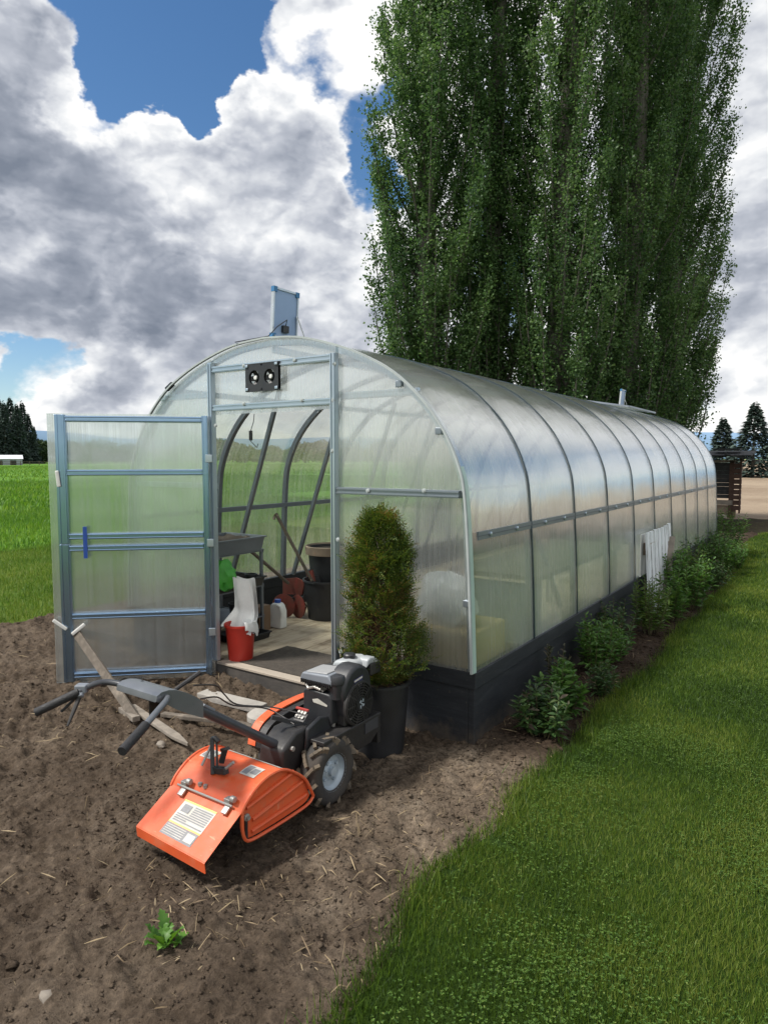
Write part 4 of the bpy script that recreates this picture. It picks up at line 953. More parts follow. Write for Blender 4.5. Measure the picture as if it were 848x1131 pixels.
# big pots
A = thing('nursery_pot', 'large black nursery pot in front of the tan rimmed pot', 'pot', (-2.52, 1.70, FZ)); bucket((-2.52, 1.70, FZ), .19, .235, .40, M['potblack'], A, .012, 32, 'pot_body')
A = thing('nursery_pot', 'tall black pot with a tan rim, standing behind the other black pot', 'pot', (-2.74, 2.03, FZ)); bucket((-2.74, 2.03, FZ), .19, .235, .68, M['potblack'], A, .004, 32, 'pot_body')
m = MB(); m.lathe((-2.74, 2.03, FZ + .60), [(.236, 0), (.262, .005), (.268, .09), (.25, .095), (.235, .05)], 32); obj('rim', m, M['tan'], A, autos=40)
m = MB(); m.lathe((-2.74, 2.03, FZ + .66), [(.0001, .01), (.12, .0), (.236, -.01)], 20); obj('soil', m, M['potsoil'], A)
# old red push cultivator
K = thing('push_cultivator', 'old red push cultivator with two long wooden handles leaning by the wall', 'cultivator', (-2.85, 1.55, FZ))
p0, p1 = Vector((-2.98, 1.45, 1.19)), Vector((-2.62, 1.62, .46)); m = MB(); m.tube([p0 + Vector((-.03, 0, -.06)), p0, p1, p1 + (p1 - p0) * .18], .017, 8); obj('handle', m, M['wood_handle'], K, smooth=True)
m = MB(); m.tube([(-3.18, .95, 1.0), (-3.05, 1.2, .80), (-2.86, 1.5, .47)], .017, 8); obj('handle', m, M['wood_handle'], K, smooth=True)
m = MB(); m.prism([(-2.98, .34), (-2.72, .36), (-2.68, .50), (-2.80, .53), (-2.98, .50)], 1, 1.54, 1.56); obj('hopper_plate', m, M['rust'], K); m = MB(); m.prism([(-2.75, .40), (-2.68, .48), (-2.72, .60), (-2.8, .56)], 1, 1.70, 1.72); obj('side_plate', m, M['rust'], K)
m = MB()
for cx, cyy, r, tl in ((-2.86, 1.42, .125, .35), (-2.74, 1.50, .12, -.2)):
    a = MB(); a.lathe((0, 0, 0), [(.0001, -.006), (r * .5, -.012), (r, -.0), (r, .006), (r * .5, .004), (.0001, .006)], 20, 'Y'); R3 = Matrix.Rotation(tl, 3, 'Z')
    m.add([R3 @ Vector(p) + Vector((cx, cyy, FZ + r)) for p in a.v], a.f)
obj('disc', m, M['rust'], K, autos=40)
m = MB(); m.beam((-2.85, 1.50, .30), (-2.50, 1.62, .34), .05, .05); m.beam((-2.70, 1.55, .32), (-2.62, 1.62, .50), .04, .04)
for q in range(4): m.tube([(-2.78 + q * .07, 1.60, .30), (-2.76 + q * .07, 1.66, .22), (-2.77 + q * .07, 1.62, FZ)], .009, 6)
obj('tine_frame', m, M['blackm'], K)
# doormat
m = MB(); V = []; nx, ny = 24, 14
for i in range(nx + 1):
    for j in range(ny + 1): V.append((-2.10 + .80 * i / nx, .075 + .56 * j / ny, FZ + .014 + .003 * float(vnoise(i * .5, j * .6, 2))))
m.add(V, [(i * (ny + 1) + j, (i + 1) * (ny + 1) + j, (i + 1) * (ny + 1) + j + 1, i * (ny + 1) + j + 1) for i in range(nx) for j in range(ny)])
m.box((-1.70, .355, FZ + .007), (.80, .56, .012)); tag(obj('doormat', m, M['mat'], None, origin=(-1.7, .355, FZ)), 'dark brown doormat lying inside the open doorway', 'doormat')
# yellow foam block with a clear bag in the front right corner
Y_ = MB(); Y_.prism([(-.56, .10), (-.50, .065), (-.09, .06), (-.075, .10), (-.075, .62), (-.52, .62), (-.57, .5)], 2, FZ, .655); tag(obj('foam_block', Y_, M['yellowbox'], None, origin=(-.3, .3, FZ), bevel=.02, seg=3), 'big yellow foam block behind the front right corner sheet', 'block')
m = MB(); m.blob((-.36, .28, .80), (.19, .15, .19), 9, .15, 3, .16); tag(obj('white_bag', m, M['sackw'], None, smooth=True, origin=(-.36, .28, .66)), 'crumpled white plastic bag on top of the yellow foam block', 'bag')
# dark bench deeper inside, a dim shape behind the front right sheet
W_ = thing('work_bench', 'dim grey bench deep inside, behind the front right sheet', 'bench', (-.55, 2.3, FZ))
m = MB(); m.box((-.55, 2.6, .80), (.80, 2.4, .04)); obj('bench_top', m, M['wood_grey'], W_)
for x in (-.9, -.2):
    for y in (1.5, 3.7): m = MB(); m.box((x, y, (FZ + .78) / 2), (.06, .06, .78 - FZ)); obj('leg', m, M['wood_grey'], W_)
m = MB(); m.box((-.55, 1.44, .5), (.8, .02, .5)); obj('front_board', m, M['tubgrey'], W_)

# ================================================================== THINGS ROUND THE DOOR
def plank(nm, label, a, b, w, h, mat, up=(0, 0, 1), point=False, cat='plank', warp=.0):
    a, b = Vector(a), Vector(b); t = (b - a).normalized(); u = Vector(up); r = t.cross(u).normalized(); u = r.cross(t); m = MB(); n = 10; V = []
    for i in range(n + 1):
        f = i / n; c = a.lerp(b, f) + u * warp * math.sin(PI * f) + r * warp * .6 * math.sin(2 * PI * f)
        k = max(.12, min(1, (1 - f) * n / 1.6)) if point else 1
        for s, q in ((-1, -1), (1, -1), (1, 1), (-1, 1)): V.append(c + r * s * w / 2 * k + u * q * h / 2)
    m.add(V, [(i * 4 + q, i * 4 + (q + 1) % 4, i * 4 + 4 + (q + 1) % 4, i * 4 + 4 + q) for i in range(n) for q in range(4)] + [(3, 2, 1, 0), tuple(n * 4 + k for k in range(4))])
    return tag(obj(nm, m, mat, None, origin=a, bevel=.003), label, cat)
plank('wooden_prop', 'weathered grey board leaning against the open door to prop it', (-2.985, -.755, .43), (-1.99, -.945, .02), .062, .022, M['wood_grey'], up=(.1, -1, .5), cat='board')
plank('wooden_stake', 'pale pointed stake lying on the earth under the tiller handles', (-2.22, -.83, .035), (-1.40, -1.02, .03), .055, .022, M['wood_pale'], point=True, cat='stake')
plank('wooden_lath', 'dark curved lath lying on the earth between stake and tiller', (-1.92, -.80, .035), (-.98, -.62, .03), .042, .025, M['wood_grey'], warp=.03, cat='lath')
plank('wood_offcut', 'short wood offcut on the earth beside the foot of the prop board', (-2.25, -.88, .025), (-1.98, -.96, .04), .05, .035, M['wood_pale'], cat='offcut')
m = MB(); m.box((-1.76, -.33, .015), (.58, .11, .05), Matrix.Rotation(.06, 3, 'Z')); tag(obj('concrete_slab', m, M['concrete'], None, bevel=.008, origin=(-1.76, -.33, 0)), 'narrow concrete slab lying below the greenhouse threshold', 'slab')
m = MB(); p = at_z(292, 790, .02); m.lathe((p.x, p.y, 0), [(.0001, .045), (.10, .043), (.115, .03), (.115, -.03)], 28); tag(obj('stepping_stone', m, M['concrete'], None, origin=(p.x, p.y, 0), autos=40), 'round concrete stepping stone behind the orange belt guard', 'stepping stone')
for px, py, s, lb in ((178, 826, .035, 'grey fist-sized stone beside the tip of the pointed stake'), (52, 1106, .028, 'pale stone in the earth at the lower left edge of the plot')):
    p = at_z(px, py, .0); m = MB(); m.blob((p.x, p.y, s * .5), (s, s * .8, s * .7), px, .2, 2); tag(obj('stone', m, M['rock'], None, smooth=True, origin=(p.x, p.y, 0)), lb, 'stone')
# flaking white board panel leaning on the side wall
L_ = thing('board_panel', 'flaking white panel of upright boards leaning on the greenhouse side', 'panel', (.16, 4.4, .05))
r = random.Random(4)
m = MB(); nn = 7
for k in range(nn):
    y0 = 3.98 + k * 1.25 / nn; z1 = .95 + r.uniform(-.012, .012); m.add([(x + sx * (z > .5) * 1.0, y, z) for y in (y0, y0 + 1.25 / nn - .05) for x, sx, z in ((.115, 0, .02), (.137, 0, .02), (.137, -.06, z1), (.115, -.06, z1))], [(0, 1, 2, 3), (7, 6, 5, 4), (0, 4, 5, 1), (1, 5, 6, 2), (2, 6, 7, 3), (3, 7, 4, 0)])
obj('boards', m, M['flaky'], L_)
m = MB(); m.beam((.148, 4.55, .10), (.108, 5.1, .80), .02, .09, up=(1, 0, .2)); obj('cross_brace', m, M['wood_pale'], L_)
# ================================================================== ROTARY TILLER
T = thing('rotary_tiller', 'orange and black walk-behind rear-tine tiller parked on the tilled soil', 'tiller', (-.45, -1.25, 0))
XR, XL = -.235, -.685
# hood cross-section (y,z), from the rear hinge over the top to the front tip
ARC = [tuple((at_x(px, py, XR).y, at_x(px, py, XR).z)) for px, py in ((267, 898), (273, 885), (285, 868), (298, 856.5), (312, 850.5), (325, 853), (337, 861), (343, 872))]
ARC[0] = (-1.700, .262)
arc = [(p.x, p.y) for p in catmull([(a, b, 0) for a, b in ARC], 5)]
m = MB(); n = len(arc); V = []
cyy = sum(p[0] for p in arc) / n; czz = sum(p[1] for p in arc) / n - .06
for x in (XL, XL + .012, XR - .012, XR):
    k = 1.0
    for (y, z) in arc: V.append((x, y, z))
inn = [(y + (cyy - y) * .025, z + (czz - z) * .025) for y, z in arc]
m.add([(XL, y, z) for y, z in arc] + [(XR, y, z) for y, z in arc] + [(XL, y, z) for y, z in inn] + [(XR, y, z) for y, z in inn],
      [(k, k + 1, n + k + 1, n + k) for k in range(n - 1)] + [(2 * n + k, 3 * n + k, 3 * n + k + 1, 2 * n + k + 1) for k in range(n - 1)] +
      [(k, 2 * n + k, 2 * n + k + 1, k + 1) for k in range(n - 1)] + [(n + k, n + k + 1, 3 * n + k + 1, 3 * n + k) for k in range(n - 1)] + [(0, n, 3 * n, 2 * n), (n - 1, 2 * n + n - 1, 3 * n + n - 1, n + n - 1)])
hood = obj('tine_hood', m, M['orange_dust'], T, autos=35)
# pressed front lip on the dome, like a worn pale ridge
m = MB(); kk = [k for k in range(n) if arc[k][0] > -1.47 and arc[k][0] < -1.43]
# side plates: recessed panel, rolled flange, three ribs, slot and bolt
SIDE = [tuple((at_x(px, py, XR).y, at_x(px, py, XR).z)) for px, py in ((268, 900), (268, 915), (271, 927), (279, 927), (300, 915), (322, 901), (340, 888), (346, 879))]
low = [(p.x, p.y) for p in catmull([(a, b, 0) for a, b in SIDE], 4)]
outl = low + list(reversed(arc))
def inset(poly, d):
    c = (sum(p[0] for p in poly) / len(poly), sum(p[1] for p in poly) / len(poly)); return [(p[0] + (c[0] - p[0]) * d, p[1] + (c[1] - p[1]) * d) for p in poly]
for X, s, nm in ((XR, 1, 'side_plate'), (XL, -1, 'side_plate')):
    m = MB(); m.prism(inset(outl, .03), 0, X - s * .022, X - s * .016); sp_ = obj(nm, m, M['orange'], hood)
    m = MB(); o1 = [(X, y, z) for y, z in inset(outl, -.004)] ; m.tube(o1 + [o1[0]], .0075, 6, cap=False); obj('rolled_edge', m, M['orange'], hood, smooth=True)
    a0, a1 = Vector((X - s * .012, -1.655, .262)), Vector((X - s * .012, -1.33, .272))
    for (ya, za), (yb, zb) in (((-1.66, .262), (-1.36, .305)), ((-1.625, .195), (-1.30, .235)), ((-1.63, .145), (-1.275, .160))):
        m = MB(); m.tube([(X - s * .014, ya, za), (X - s * .012, ya + .02, za + .003), (X - s * .012, yb - .02, zb - .003), (X - s * .014, yb, zb)], .0095, 8); obj('pressed_rib', m, M['orange'], hood, smooth=True)
    m = MB(); m.box((X - s * .012, -1.664, .175), (.008, .013, .105)); obj('slot', m, M['blackm'], hood)
    m = MB(); m.lathe((X - s * .008, -1.664, .225), [(.016, -.004), (.016, .004), (.009, .006), (.009, .016), (.0001, .016)], 10, 'X'); obj('bolt', m, M['steel'], hood)
# stickers on the dome
def on_arc(t):  # t in 0..1 along the arc
    f = t * (n - 1); k = min(int(f), n - 2); f -= k; return arc[k][0] * (1 - f) + arc[k + 1][0] * f, arc[k][1] * (1 - f) + arc[k + 1][1] * f
def decal(nm, x0, x1, t0, t1, mat, lift=.0025, par=None, seg=6):
    V = []
    for i in range(seg + 1):
        y, z = on_arc(t0 + (t1 - t0) * i / seg); y2, z2 = on_arc(min(1, t0 + (t1 - t0) * i / seg + .01)); ty, tz = y2 - y, z2 - z; l = math.hypot(ty, tz) or 1
        ny_, nz_ = -tz / l, ty / l; V += [(x0, y + ny_ * lift, z + nz_ * lift), (x1, y + ny_ * lift, z + nz_ * lift)]
    m = MB(); m.add(V, [(2 * i, 2 * i + 1, 2 * i + 3, 2 * i + 2) for i in range(seg)]); return obj(nm, m, mat, par or hood)
decal('sticker', -.375, -.285, .335, .475, M['sticker']); decal('sticker_print', -.368, -.335, .35, .46, M['stick_gry'], .0035); decal('sticker_print', -.328, -.292, .37, .44, M['stick_gry'], .0035)
decal('sticker', -.655, -.575, .365, .50, M['sticker']); decal('sticker_print', -.648, -.60, .38, .485, M['stick_gry'], .0035)
decal('worn_stripe', -.62, -.265, .595, .64, M['sticker'], .0018)
# flap: top sheet hinged at the rear, with a lip
FL = [Vector((x, -1.700, .262)) for x in (XL, XR - .002)] + [Vector((XR - .025, -1.880, .128)), Vector((XL - .035, -1.865, .132))]
m = MB(); th = Vector((0, .003, .004)); a, b, c, d = FL; lip = Vector((0, .004, -.045))
NG = 16; gv = [(a.lerp(b, i / NG)).lerp(d.lerp(c, i / NG), j / NG) for i in range(NG + 1) for j in range(NG + 1)]
gf = [(i * (NG + 1) + j, (i + 1) * (NG + 1) + j, (i + 1) * (NG + 1) + j + 1, i * (NG + 1) + j + 1) for i in range(NG) for j in range(NG)]
m.add(gv, gf); m.add([v - th for v in gv], [tuple(reversed(f)) for f in gf])
for e0, e1 in ((a, d), (b, c), (a, b)): m.add([e0, e1, e1 - th, e0 - th], [(0, 1, 2, 3)])
m.add([d, c, c + lip, d + lip, d - th, c - th, c + lip - th, d + lip - th], [(0, 1, 2, 3), (7, 6, 5, 4), (1, 5, 6, 2), (2, 6, 7, 3), (3, 7, 4, 0)])
flap = obj('rear_flap', m, M['orange'], T)
def fl(u, v, o=.0015):   # u across 0..1, v down 0..1
    top = a.lerp(b, u); bot = d.lerp(c, u); nn = (b - a).cross(d - a).normalized(); nn = nn if nn.z > 0 else -nn; return top.lerp(bot, v) + nn * o
def flq(nm, u0, u1, v0, v1, mat, o=.0015):
    m = MB(); m.add([fl(u0 + (u1 - u0) * i / 6, v0 + (v1 - v0) * j / 6, o) for i in range(7) for j in range(7)], [(i * 7 + j, i * 7 + 7 + j, i * 7 + 8 + j, i * 7 + j + 1) for i in range(6) for j in range(6)]); return obj(nm, m, mat, flap)
flq('label_plate', .305, .755, .16, .66, M['sticker']); flq('label_band', .305, .755, .16, .195, M['stick_yel'], .0025); flq('label_band', .305, .755, .625, .655, M['stick_yel'], .0025)
flq('label_grey', .300, .745, .665, .905, M['stick_gry'], .0015)
r = random.Random(2)
for row in range(9):
    v = .225 + row * .043
    flq('label_print', .33 if row > 4 else .49, .50 if r.random() < .5 and row > 4 else .735, v, v + .024, M['stick_gry'], .003)
flq('label_print', .345, .455, .24, .40, M['stick_gry'], .0032)
flq('label_print', .62, .73, .70, .86, M['sticker'], .003)
for row in range(5): flq('label_print', .32, .59, .69 + row * .042, .702 + row * .042, M['sticker'], .003)
# hinge rod and clips
m = MB(); m.tube([(XL + .05, -1.706, .279), (XR - .05, -1.706, .279)], .005, 8); rod = obj('hinge_rod', m, M['steel'], T, smooth=True)
for x in (XL + .085, XR - .085):
    m = MB(); m.box((x, -1.690, .285), (.035, .03, .03)); m.box((x + .012, -1.722, .262), (.03, .034, .012), Matrix.Rotation(.6, 3, 'X')); m.lathe((x + .03, -1.695, .305), [(.0001, -.012), (.014, -.01), (.014, .012), (.0001, .012)], 10, 'X'); obj('hinge_clip', m, M['steel'], T, bevel=.003)
# depth-control bracket standing on the hood
lv = MB(); yb, zb = on_arc(.27)
lv.beam((-.50, yb - .01, zb - .01), (-.545, yb + .03, zb + .13), .018, .040); lv.beam((-.475, yb - .005, zb), (-.520, yb + .035, zb + .12), .010, .026)
lv.beam((-.50, yb, zb + .01), (-.41, yb - .01, zb + .03), .028, .030)
lv.tube([(-.545, yb + .03, zb + .13), (-.525, yb + .03, zb + .14), (-.50, yb + .03, zb + .125)], .012, 8)
lv.beam((-.465, yb + .01, zb + .045), (-.455, yb + .025, zb + .105), .018, .024); lv.beam((-.462, yb + .02, zb + .105), (-.42, yb + .005, zb + .125), .030, .014)
dl_ = obj('depth_bracket', lv, M['blackm'], T, bevel=.003)
m = MB(); m.tube([(-.42, yb - .01, zb + .035), (-.375, yb + .0, zb + .075)], .007, 8); m.tube([(-.56, yb - .02, zb + .02), (-.545, yb + .03, zb + .11)], .006, 8); obj('lever_pin', m, M['steel'], dl_, smooth=True)
for x in (-.52, -.485): m = MB(); y, z = on_arc(.13); m.lathe((x, y - .004, z + .002), [(.010, -.006), (.010, .008), (.0001, .009)], 6); obj('bolt', m, M['steel'], hood)
# tines under the hood
m = MB(); m.tube([(XL + .03, -1.46, .165), (XR - .03, -1.46, .165)], .022, 10)
for x in (XL + .06, XL + .17, XR - .17, XR - .05):
    for k in range(4):
        an = k * PI / 2 + x * 9; R = lambda r_, t_: (x + .0, -1.46 + r_ * math.cos(an + t_), .165 + r_ * math.sin(an + t_))
        m.beam(R(.02, 0), R(.11, .1), .008, .035, up=(1, 0, 0)); q = Vector(R(.11, .1)); m.beam(q, q + Vector((.03 if x < -.4 else -.03, 0, 0)) + Vector(R(.02, .5)) - Vector(R(0, 0)), .008, .03)
obj('tines', m, M['blackm'], T)
# wheels
def wheel(cx, side):
    c = Vector((cx, -1.035, .168)); RT, hw = .195, .058; ks = .89
    w = bpy.data.objects.new('wheel', None); COL.objects.link(w); w.parent = T; w.location = c - T.location
    m = MB(); prof = [(.100, -hw * .75), (.118, -hw * .95), (.150, -hw * 1.02), (.172, -hw * .92), (.183, -hw * .72), (.186, 0), (.183, hw * .72), (.172, hw * .92), (.150, hw * 1.02), (.118, hw * .95), (.100, hw * .75)]
    prof = [(r_ * ks, h_) for r_, h_ in prof]
    m.lathe(c, prof, 40, 'X'); obj('tyre', m, M['rubber'], w, autos=50)
    m = MB(); NL = 11
    for k in range(NL):
        for s in (-1, 1):
            a0 = 2 * PI * (k + (.0 if s < 0 else .5)) / NL; pts = []
            for i in range(5):
                f = i / 4; a_ = a0 + .42 * f * 1.0; x = s * hw * (1.0 - 1.02 * f); rr = (.188 if f > .15 else .170) * ks
                pts.append((c.x + x, c.y + rr * math.cos(a_), c.z + rr * math.sin(a_)))
            for i in range(4):
                p, q = Vector(pts[i]), Vector(pts[i + 1]); rad_ = ((p + q) / 2 - c); rad_.x = 0; m.beam(p, q, .017, .030, up=rad_.normalized())
    obj('tread_lugs', m, M['lug'], w)
    m = MB(); e = side * hw * .62
    m.lathe(c, [(.108, side * hw * .80), (.104, side * hw * .86), (.096, side * hw * .84), (.092, e), (.078, side * hw * .30), (.050, side * hw * .25), (.036, side * hw * .42), (.0001, side * hw * .42)], 32, 'X'); obj('rim', m, M['rim'], w, autos=35)
    m = MB(); m.lathe(c, [(.022, side * hw * .35), (.022, side * hw * .75), (.0001, side * hw * .78)], 14, 'X')
    for k in range(4): m.lathe((c.x + side * hw * .28, c.y + .055 * math.cos(k * PI / 2 + .5), c.z + .055 * math.sin(k * PI / 2 + .5)), [(.009, 0), (.009, side * .014), (.0001, side * .014)], 6, 'X')
    m.tube([(c.x + side * hw * .5, c.y - .075, c.z + .035), (c.x + side * hw * 1.0, c.y - .07, c.z + .03)], .004, 6)
    obj('hub', m, M['rim'], w, autos=35)
wheel(-.312, 1); wheel(-.60, -1)
# transmission, frame, belt guard
m = MB(); m.prism([(-1.30, .20), (-1.28, .34), (-1.18, .40), (-1.02, .40), (-.94, .33), (-.93, .16), (-1.1, .11), (-1.25, .13)], 0, -.545, -.385); tm = obj('gearbox', m, M['blackm'], T, bevel=.02, seg=3)
m = MB(); m.prism([(-1.14, .30), (-1.12, .40), (-1.02, .43), (-.90, .40), (-.88, .25), (-1.0, .18), (-1.1, .2)], 0, -.385, -.362); obj('gear_cover', m, M['blackp'], T, bevel=.012)
for y, z, r_ in ((-1.11, .23, .014), (-.93, .36, .012), (-1.22, .33, .012)): m = MB(); m.lathe((-.36 if y > -1.2 else -.383, y, z), [(r_, -.004), (r_, .012), (.0001, .013)], 8, 'X'); obj('bolt', m, M['steel'], tm)
m = MB(); m.beam((-.44, -1.0, .215), (-.30, -1.03, .172), .04, .04); m.beam((-.46, -1.0, .215), (-.60, -1.03, .172), .04, .04); obj('axle', m, M['blackm'], T)
m = MB(); m.box((-.42, -.86, .335), (.30, .50, .022)); m.prism([(-1.02, .33), (-.62, .33), (-.60, .26), (-.70, .20), (-.82, .20), (-.90, .27)], 0, -.285, -.275); m.prism([(-1.02, .33), (-.62, .33), (-.60, .26), (-.70, .20), (-.82, .20), (-.90, .27)], 0, -.57, -.56); m.box((-.42, -.60, .24), (.26, .03, .16)); obj('engine_mount', m, M['blackm'], T, bevel=.004)
m = MB(); m.box((-.275, -.70, .30), (.012, .12, .06)); obj('mount_plate', m, M['handle'], T)
GA = [(at_x(px, py, -.655).y, at_x(px, py, -.655).z) for px, py in ((281, 822), (283, 811), (289, 799), (299, 789), (313, 780), (336, 769), (352, 764))]
ga = [(p.x, p.y) for p in catmull([(a_, b_, 0) for a_, b_ in GA], 4)]
m = MB(); nn = len(ga); gi = [(y - .003, z - .008) for y, z in ga]
for X0, X1 in ((-.70, -.648),):
    m.add([(X0, y, z) for y, z in ga] + [(X1, y, z) for y, z in ga] + [(X1, y, z) for y, z in gi] + [(X0, y, z) for y, z in gi], [(q * nn + k, q * nn + k + 1, ((q + 1) % 4) * nn + k + 1, ((q + 1) % 4) * nn + k) for q in range(4) for k in range(nn - 1)] + [(0, nn, 2 * nn, 3 * nn), (nn - 1, 2 * nn - 1, 3 * nn - 1, 4 * nn - 1)])
m.prism([(y, z) for y, z in ga] + [(-.72, .20), (-1.1, .18)], 0, -.702, -.698); obj('belt_guard', m, M['orange'], T, autos=35)
m = MB(); m.prism([(y, z - .012) for y, z in ga] + [(-.72, .20), (-1.1, .18)], 0, -.694, -.60); obj('belt_case', m, M['blackm'], T)
# engine
M['coverp'] = pm('light_grey_cover', (.30, .30, .30), (.24, .245, .25), 8, .5)
E_ = bpy.data.objects.new('engine', None); COL.objects.link(E_); E_.parent = T; E_.location = Vector((-.42, -.82, .35)) - T.location
def eobj(nm, m, mat, **kw): return obj(nm, m, M[mat] if isinstance(mat, str) else mat, E_, **kw)
m = MB(); m.box((-.42, -.78, .43), (.24, .24, .17)); m.box((-.44, -.74, .56), (.16, .18, .12)); eobj('crankcase', m, 'blackm', bevel=.012)
m = MB(); m.prism([(-.535, .355), (-.36, .355), (-.345, .37), (-.345, .50), (-.36, .525), (-.52, .535), (-.54, .515), (-.54, .37)], 1, -.955, -.80); eobj('air_box', m, 'blackp', bevel=.016, seg=3)
m = MB(); 
q = [at_y(*p_, -.957) for p_ in ((345, 772), (351, 771.5), (361.5, 779), (361, 781), (346, 775.5))]; m.ngon(q); eobj('air_box_badge', m, 'sticker')
m = MB(); m.prism([(-.565, .575), (-.545, .615), (-.37, .625), (-.345, .60), (-.345, .575), (-.36, .562), (-.55, .562)], 1, -.955, -.79); eobj('top_cover', m, 'grayp', bevel=.012, seg=3)
m = MB(); m.prism([(-.530, .612), (-.385, .622), (-.385, .632), (-.525, .622)], 1, -.94, -.80); eobj('cover_panel', m, 'coverp', bevel=.006)
m = MB()
for k in range(15): m.box((-.545 + k * .0135, -.957, .572), (.005, .012, .022))
m.box((-.45, -.86, .55), (.16, .13, .03)); eobj('cover_grille', m, 'blackm')
m = MB(); m.tube([(-.53, -.94, .555), (-.50, -.955, .535), (-.46, -.955, .55), (-.42, -.95, .54)], .008, 6); m.lathe((-.405, -.945, .55), [(.014, -.012), (.014, .012), (.0001, .012)], 10, 'Y'); eobj('linkage', m, 'steel')
m = MB(); m.lathe((-.345, -.905, .52), [(.042, -.02), (.042, .055), (.047, .06), (.047, .085), (.04, .10), (.0001, .104)], 22); eobj('oil_cap', m, 'blackp', autos=35)
# blower housing facing the right-hand side
hs = []
for k in range(28):
    a_ = 2 * PI * k / 28; rr = .128 + (.055 if math.sin(a_) > .2 else 0) * max(0, math.sin(a_)) ** 1 - .01 * math.cos(2 * a_); hs.append((-.80 + rr * math.cos(a_) * .95 + .0, .465 + rr * math.sin(a_)))
m = MB(); m.prism(hs, 0, -.405, -.285); eobj('blower_housing', m, 'blackp', bevel=.022, seg=3)
m = MB(); c = (-.283, -.80, .452)
for k in range(6): r0 = .040 + k * .0135; m.lathe(c, [(r0, -.004), (r0, .016 - k * .001), (r0 + .006, .016 - k * .001), (r0 + .006, -.004)], 36, 'X')
m.lathe(c, [(.112, -.01), (.112, .008), (.120, .006), (.122, -.012)], 36, 'X')
for k in range(10):
    a_ = k * PI / 5; m.beam((c[0] + .008, c[1] + .03 * math.cos(a_), c[2] + .03 * math.sin(a_)), (c[0] + .006, c[1] + .113 * math.cos(a_), c[2] + .113 * math.sin(a_)), .007, .012, up=(1, 0, 0))
rs = eobj('recoil_grille', m, 'blackm', autos=35)
m = MB(); m.lathe((c[0] + .014, c[1], c[2]), [(.036, -.01), (.036, .004), (.0001, .006)], 24, 'X'); eobj('recoil_cap', m, 'blackp', autos=35)
m = MB()
for k, (dy, dz) in enumerate(((-.012, .014), (.010, .016), (.0, .0), (.012, -.010), (-.010, -.014))): m.box((c[0] + .021, c[1] + dy, c[2] + dz), (.003, .016, .007), Matrix.Rotation(.5 + k, 3, 'X'))
eobj('cap_badge', m, 'rim')
m = MB(); 
q = [(-.2835, -.845, .588), (-.2835, -.765, .598), (-.2835, -.772, .540), (-.2835, -.80, .530), (-.2835, -.835, .548)]; m.ngon([(x + .0015, y, z) for x, y, z in q]); eobj('navy_badge', m, 'stick_blue')
m = MB(); m.box((-.281, -.806, .583), (.002, .070, .009), Matrix.Rotation(.12, 3, 'X'))
for k in range(3): m.box((-.281, -.825 + k * .022, .560), (.002, .013, .016))
m.box((-.281, -.803, .543), (.002, .022, .008)); eobj('badge_print', m, 'sticker')
# pale fuel tank / muffler guard behind
m = MB(); m.prism([(-.50, .585), (-.47, .645), (-.40, .655), (-.355, .64), (-.345, .59)], 1, -.78, -.60); eobj('fuel_tank', m, 'whitep', bevel=.018, seg=3)
m = MB(); gd = [(-.68, .60), (-.67, .645), (-.645, .655), (-.600, .648), (-.575, .630), (-.568, .60), (-.568, .55), (-.590, .55), (-.595, .60), (-.61, .615), (-.65, .618)]
m.prism(gd, 0, -.385, -.315); eobj('muffler_guard', m, 'whitep', bevel=.012, seg=3)
m = MB(); m.box((-.36, -.60, .585), (.10, .10, .07)); eobj('muffler', m, 'blackm', bevel=.01)
m = MB(); m.lathe((-.42, -.70, .655), [(.034, -.005), (.034, .014), (.028, .02), (.0001, .02)], 18); eobj('fuel_cap', m, 'blackp', autos=35)
# gear plate
GPc = at_x(332, 792, -.44); m = MB(); m.box(GPc, (.07, .05, .006), Matrix.Rotation(.7, 3, 'X')); gp = obj('shift_plate', m, M['blackm'], T, bevel=.002)
m = MB()
for k in range(3): 
    for j in range(2): m.box(GPc + Vector((-.02 + k * .02, -.010 + j * .022, .006 + j * .016)), (.014, .016, .003), Matrix.Rotation(.7, 3, 'X'))
obj('plate_print', m, M['sticker'], gp)
m = MB(); m.beam(GPc + Vector((-.045, .02, .035)), GPc + Vector((.035, .02, .035)), .012, .008); obj('plate_edge', m, M['stick_red'], gp)
m = MB(); m.beam(at_x(300, 792, -.5), at_x(345, 803, -.40), .012, .02); obj('shift_rod', m, M['handle'], T)
# handle
hb = Vector((-.455, -1.20, .305)); ht = Vector((-.535, -1.80, .735))
m = MB(); m.tube([hb, ht], .0235, 16); obj('handle_tube', m, M['handle'], T, smooth=True)
m = MB(); m.box(hb + Vector((0, -.01, .01)), (.075, .11, .09), Matrix.Rotation(.6, 3, 'X')); m.lathe(hb + Vector((.04, -.02, .01)), [(.014, -.01), (.014, .01), (.0001, .012)], 8, 'X'); obj('handle_clamp', m, M['blackm'], T, bevel=.01)
kp = hb.lerp(ht, .72) + Vector((0, 0, .026)); m = MB(); m.box(kp, (.035, .075, .012), Matrix.Rotation(-.62, 3, 'X')); obj('clamp_plate', m, M['grayp'], T, bevel=.003)
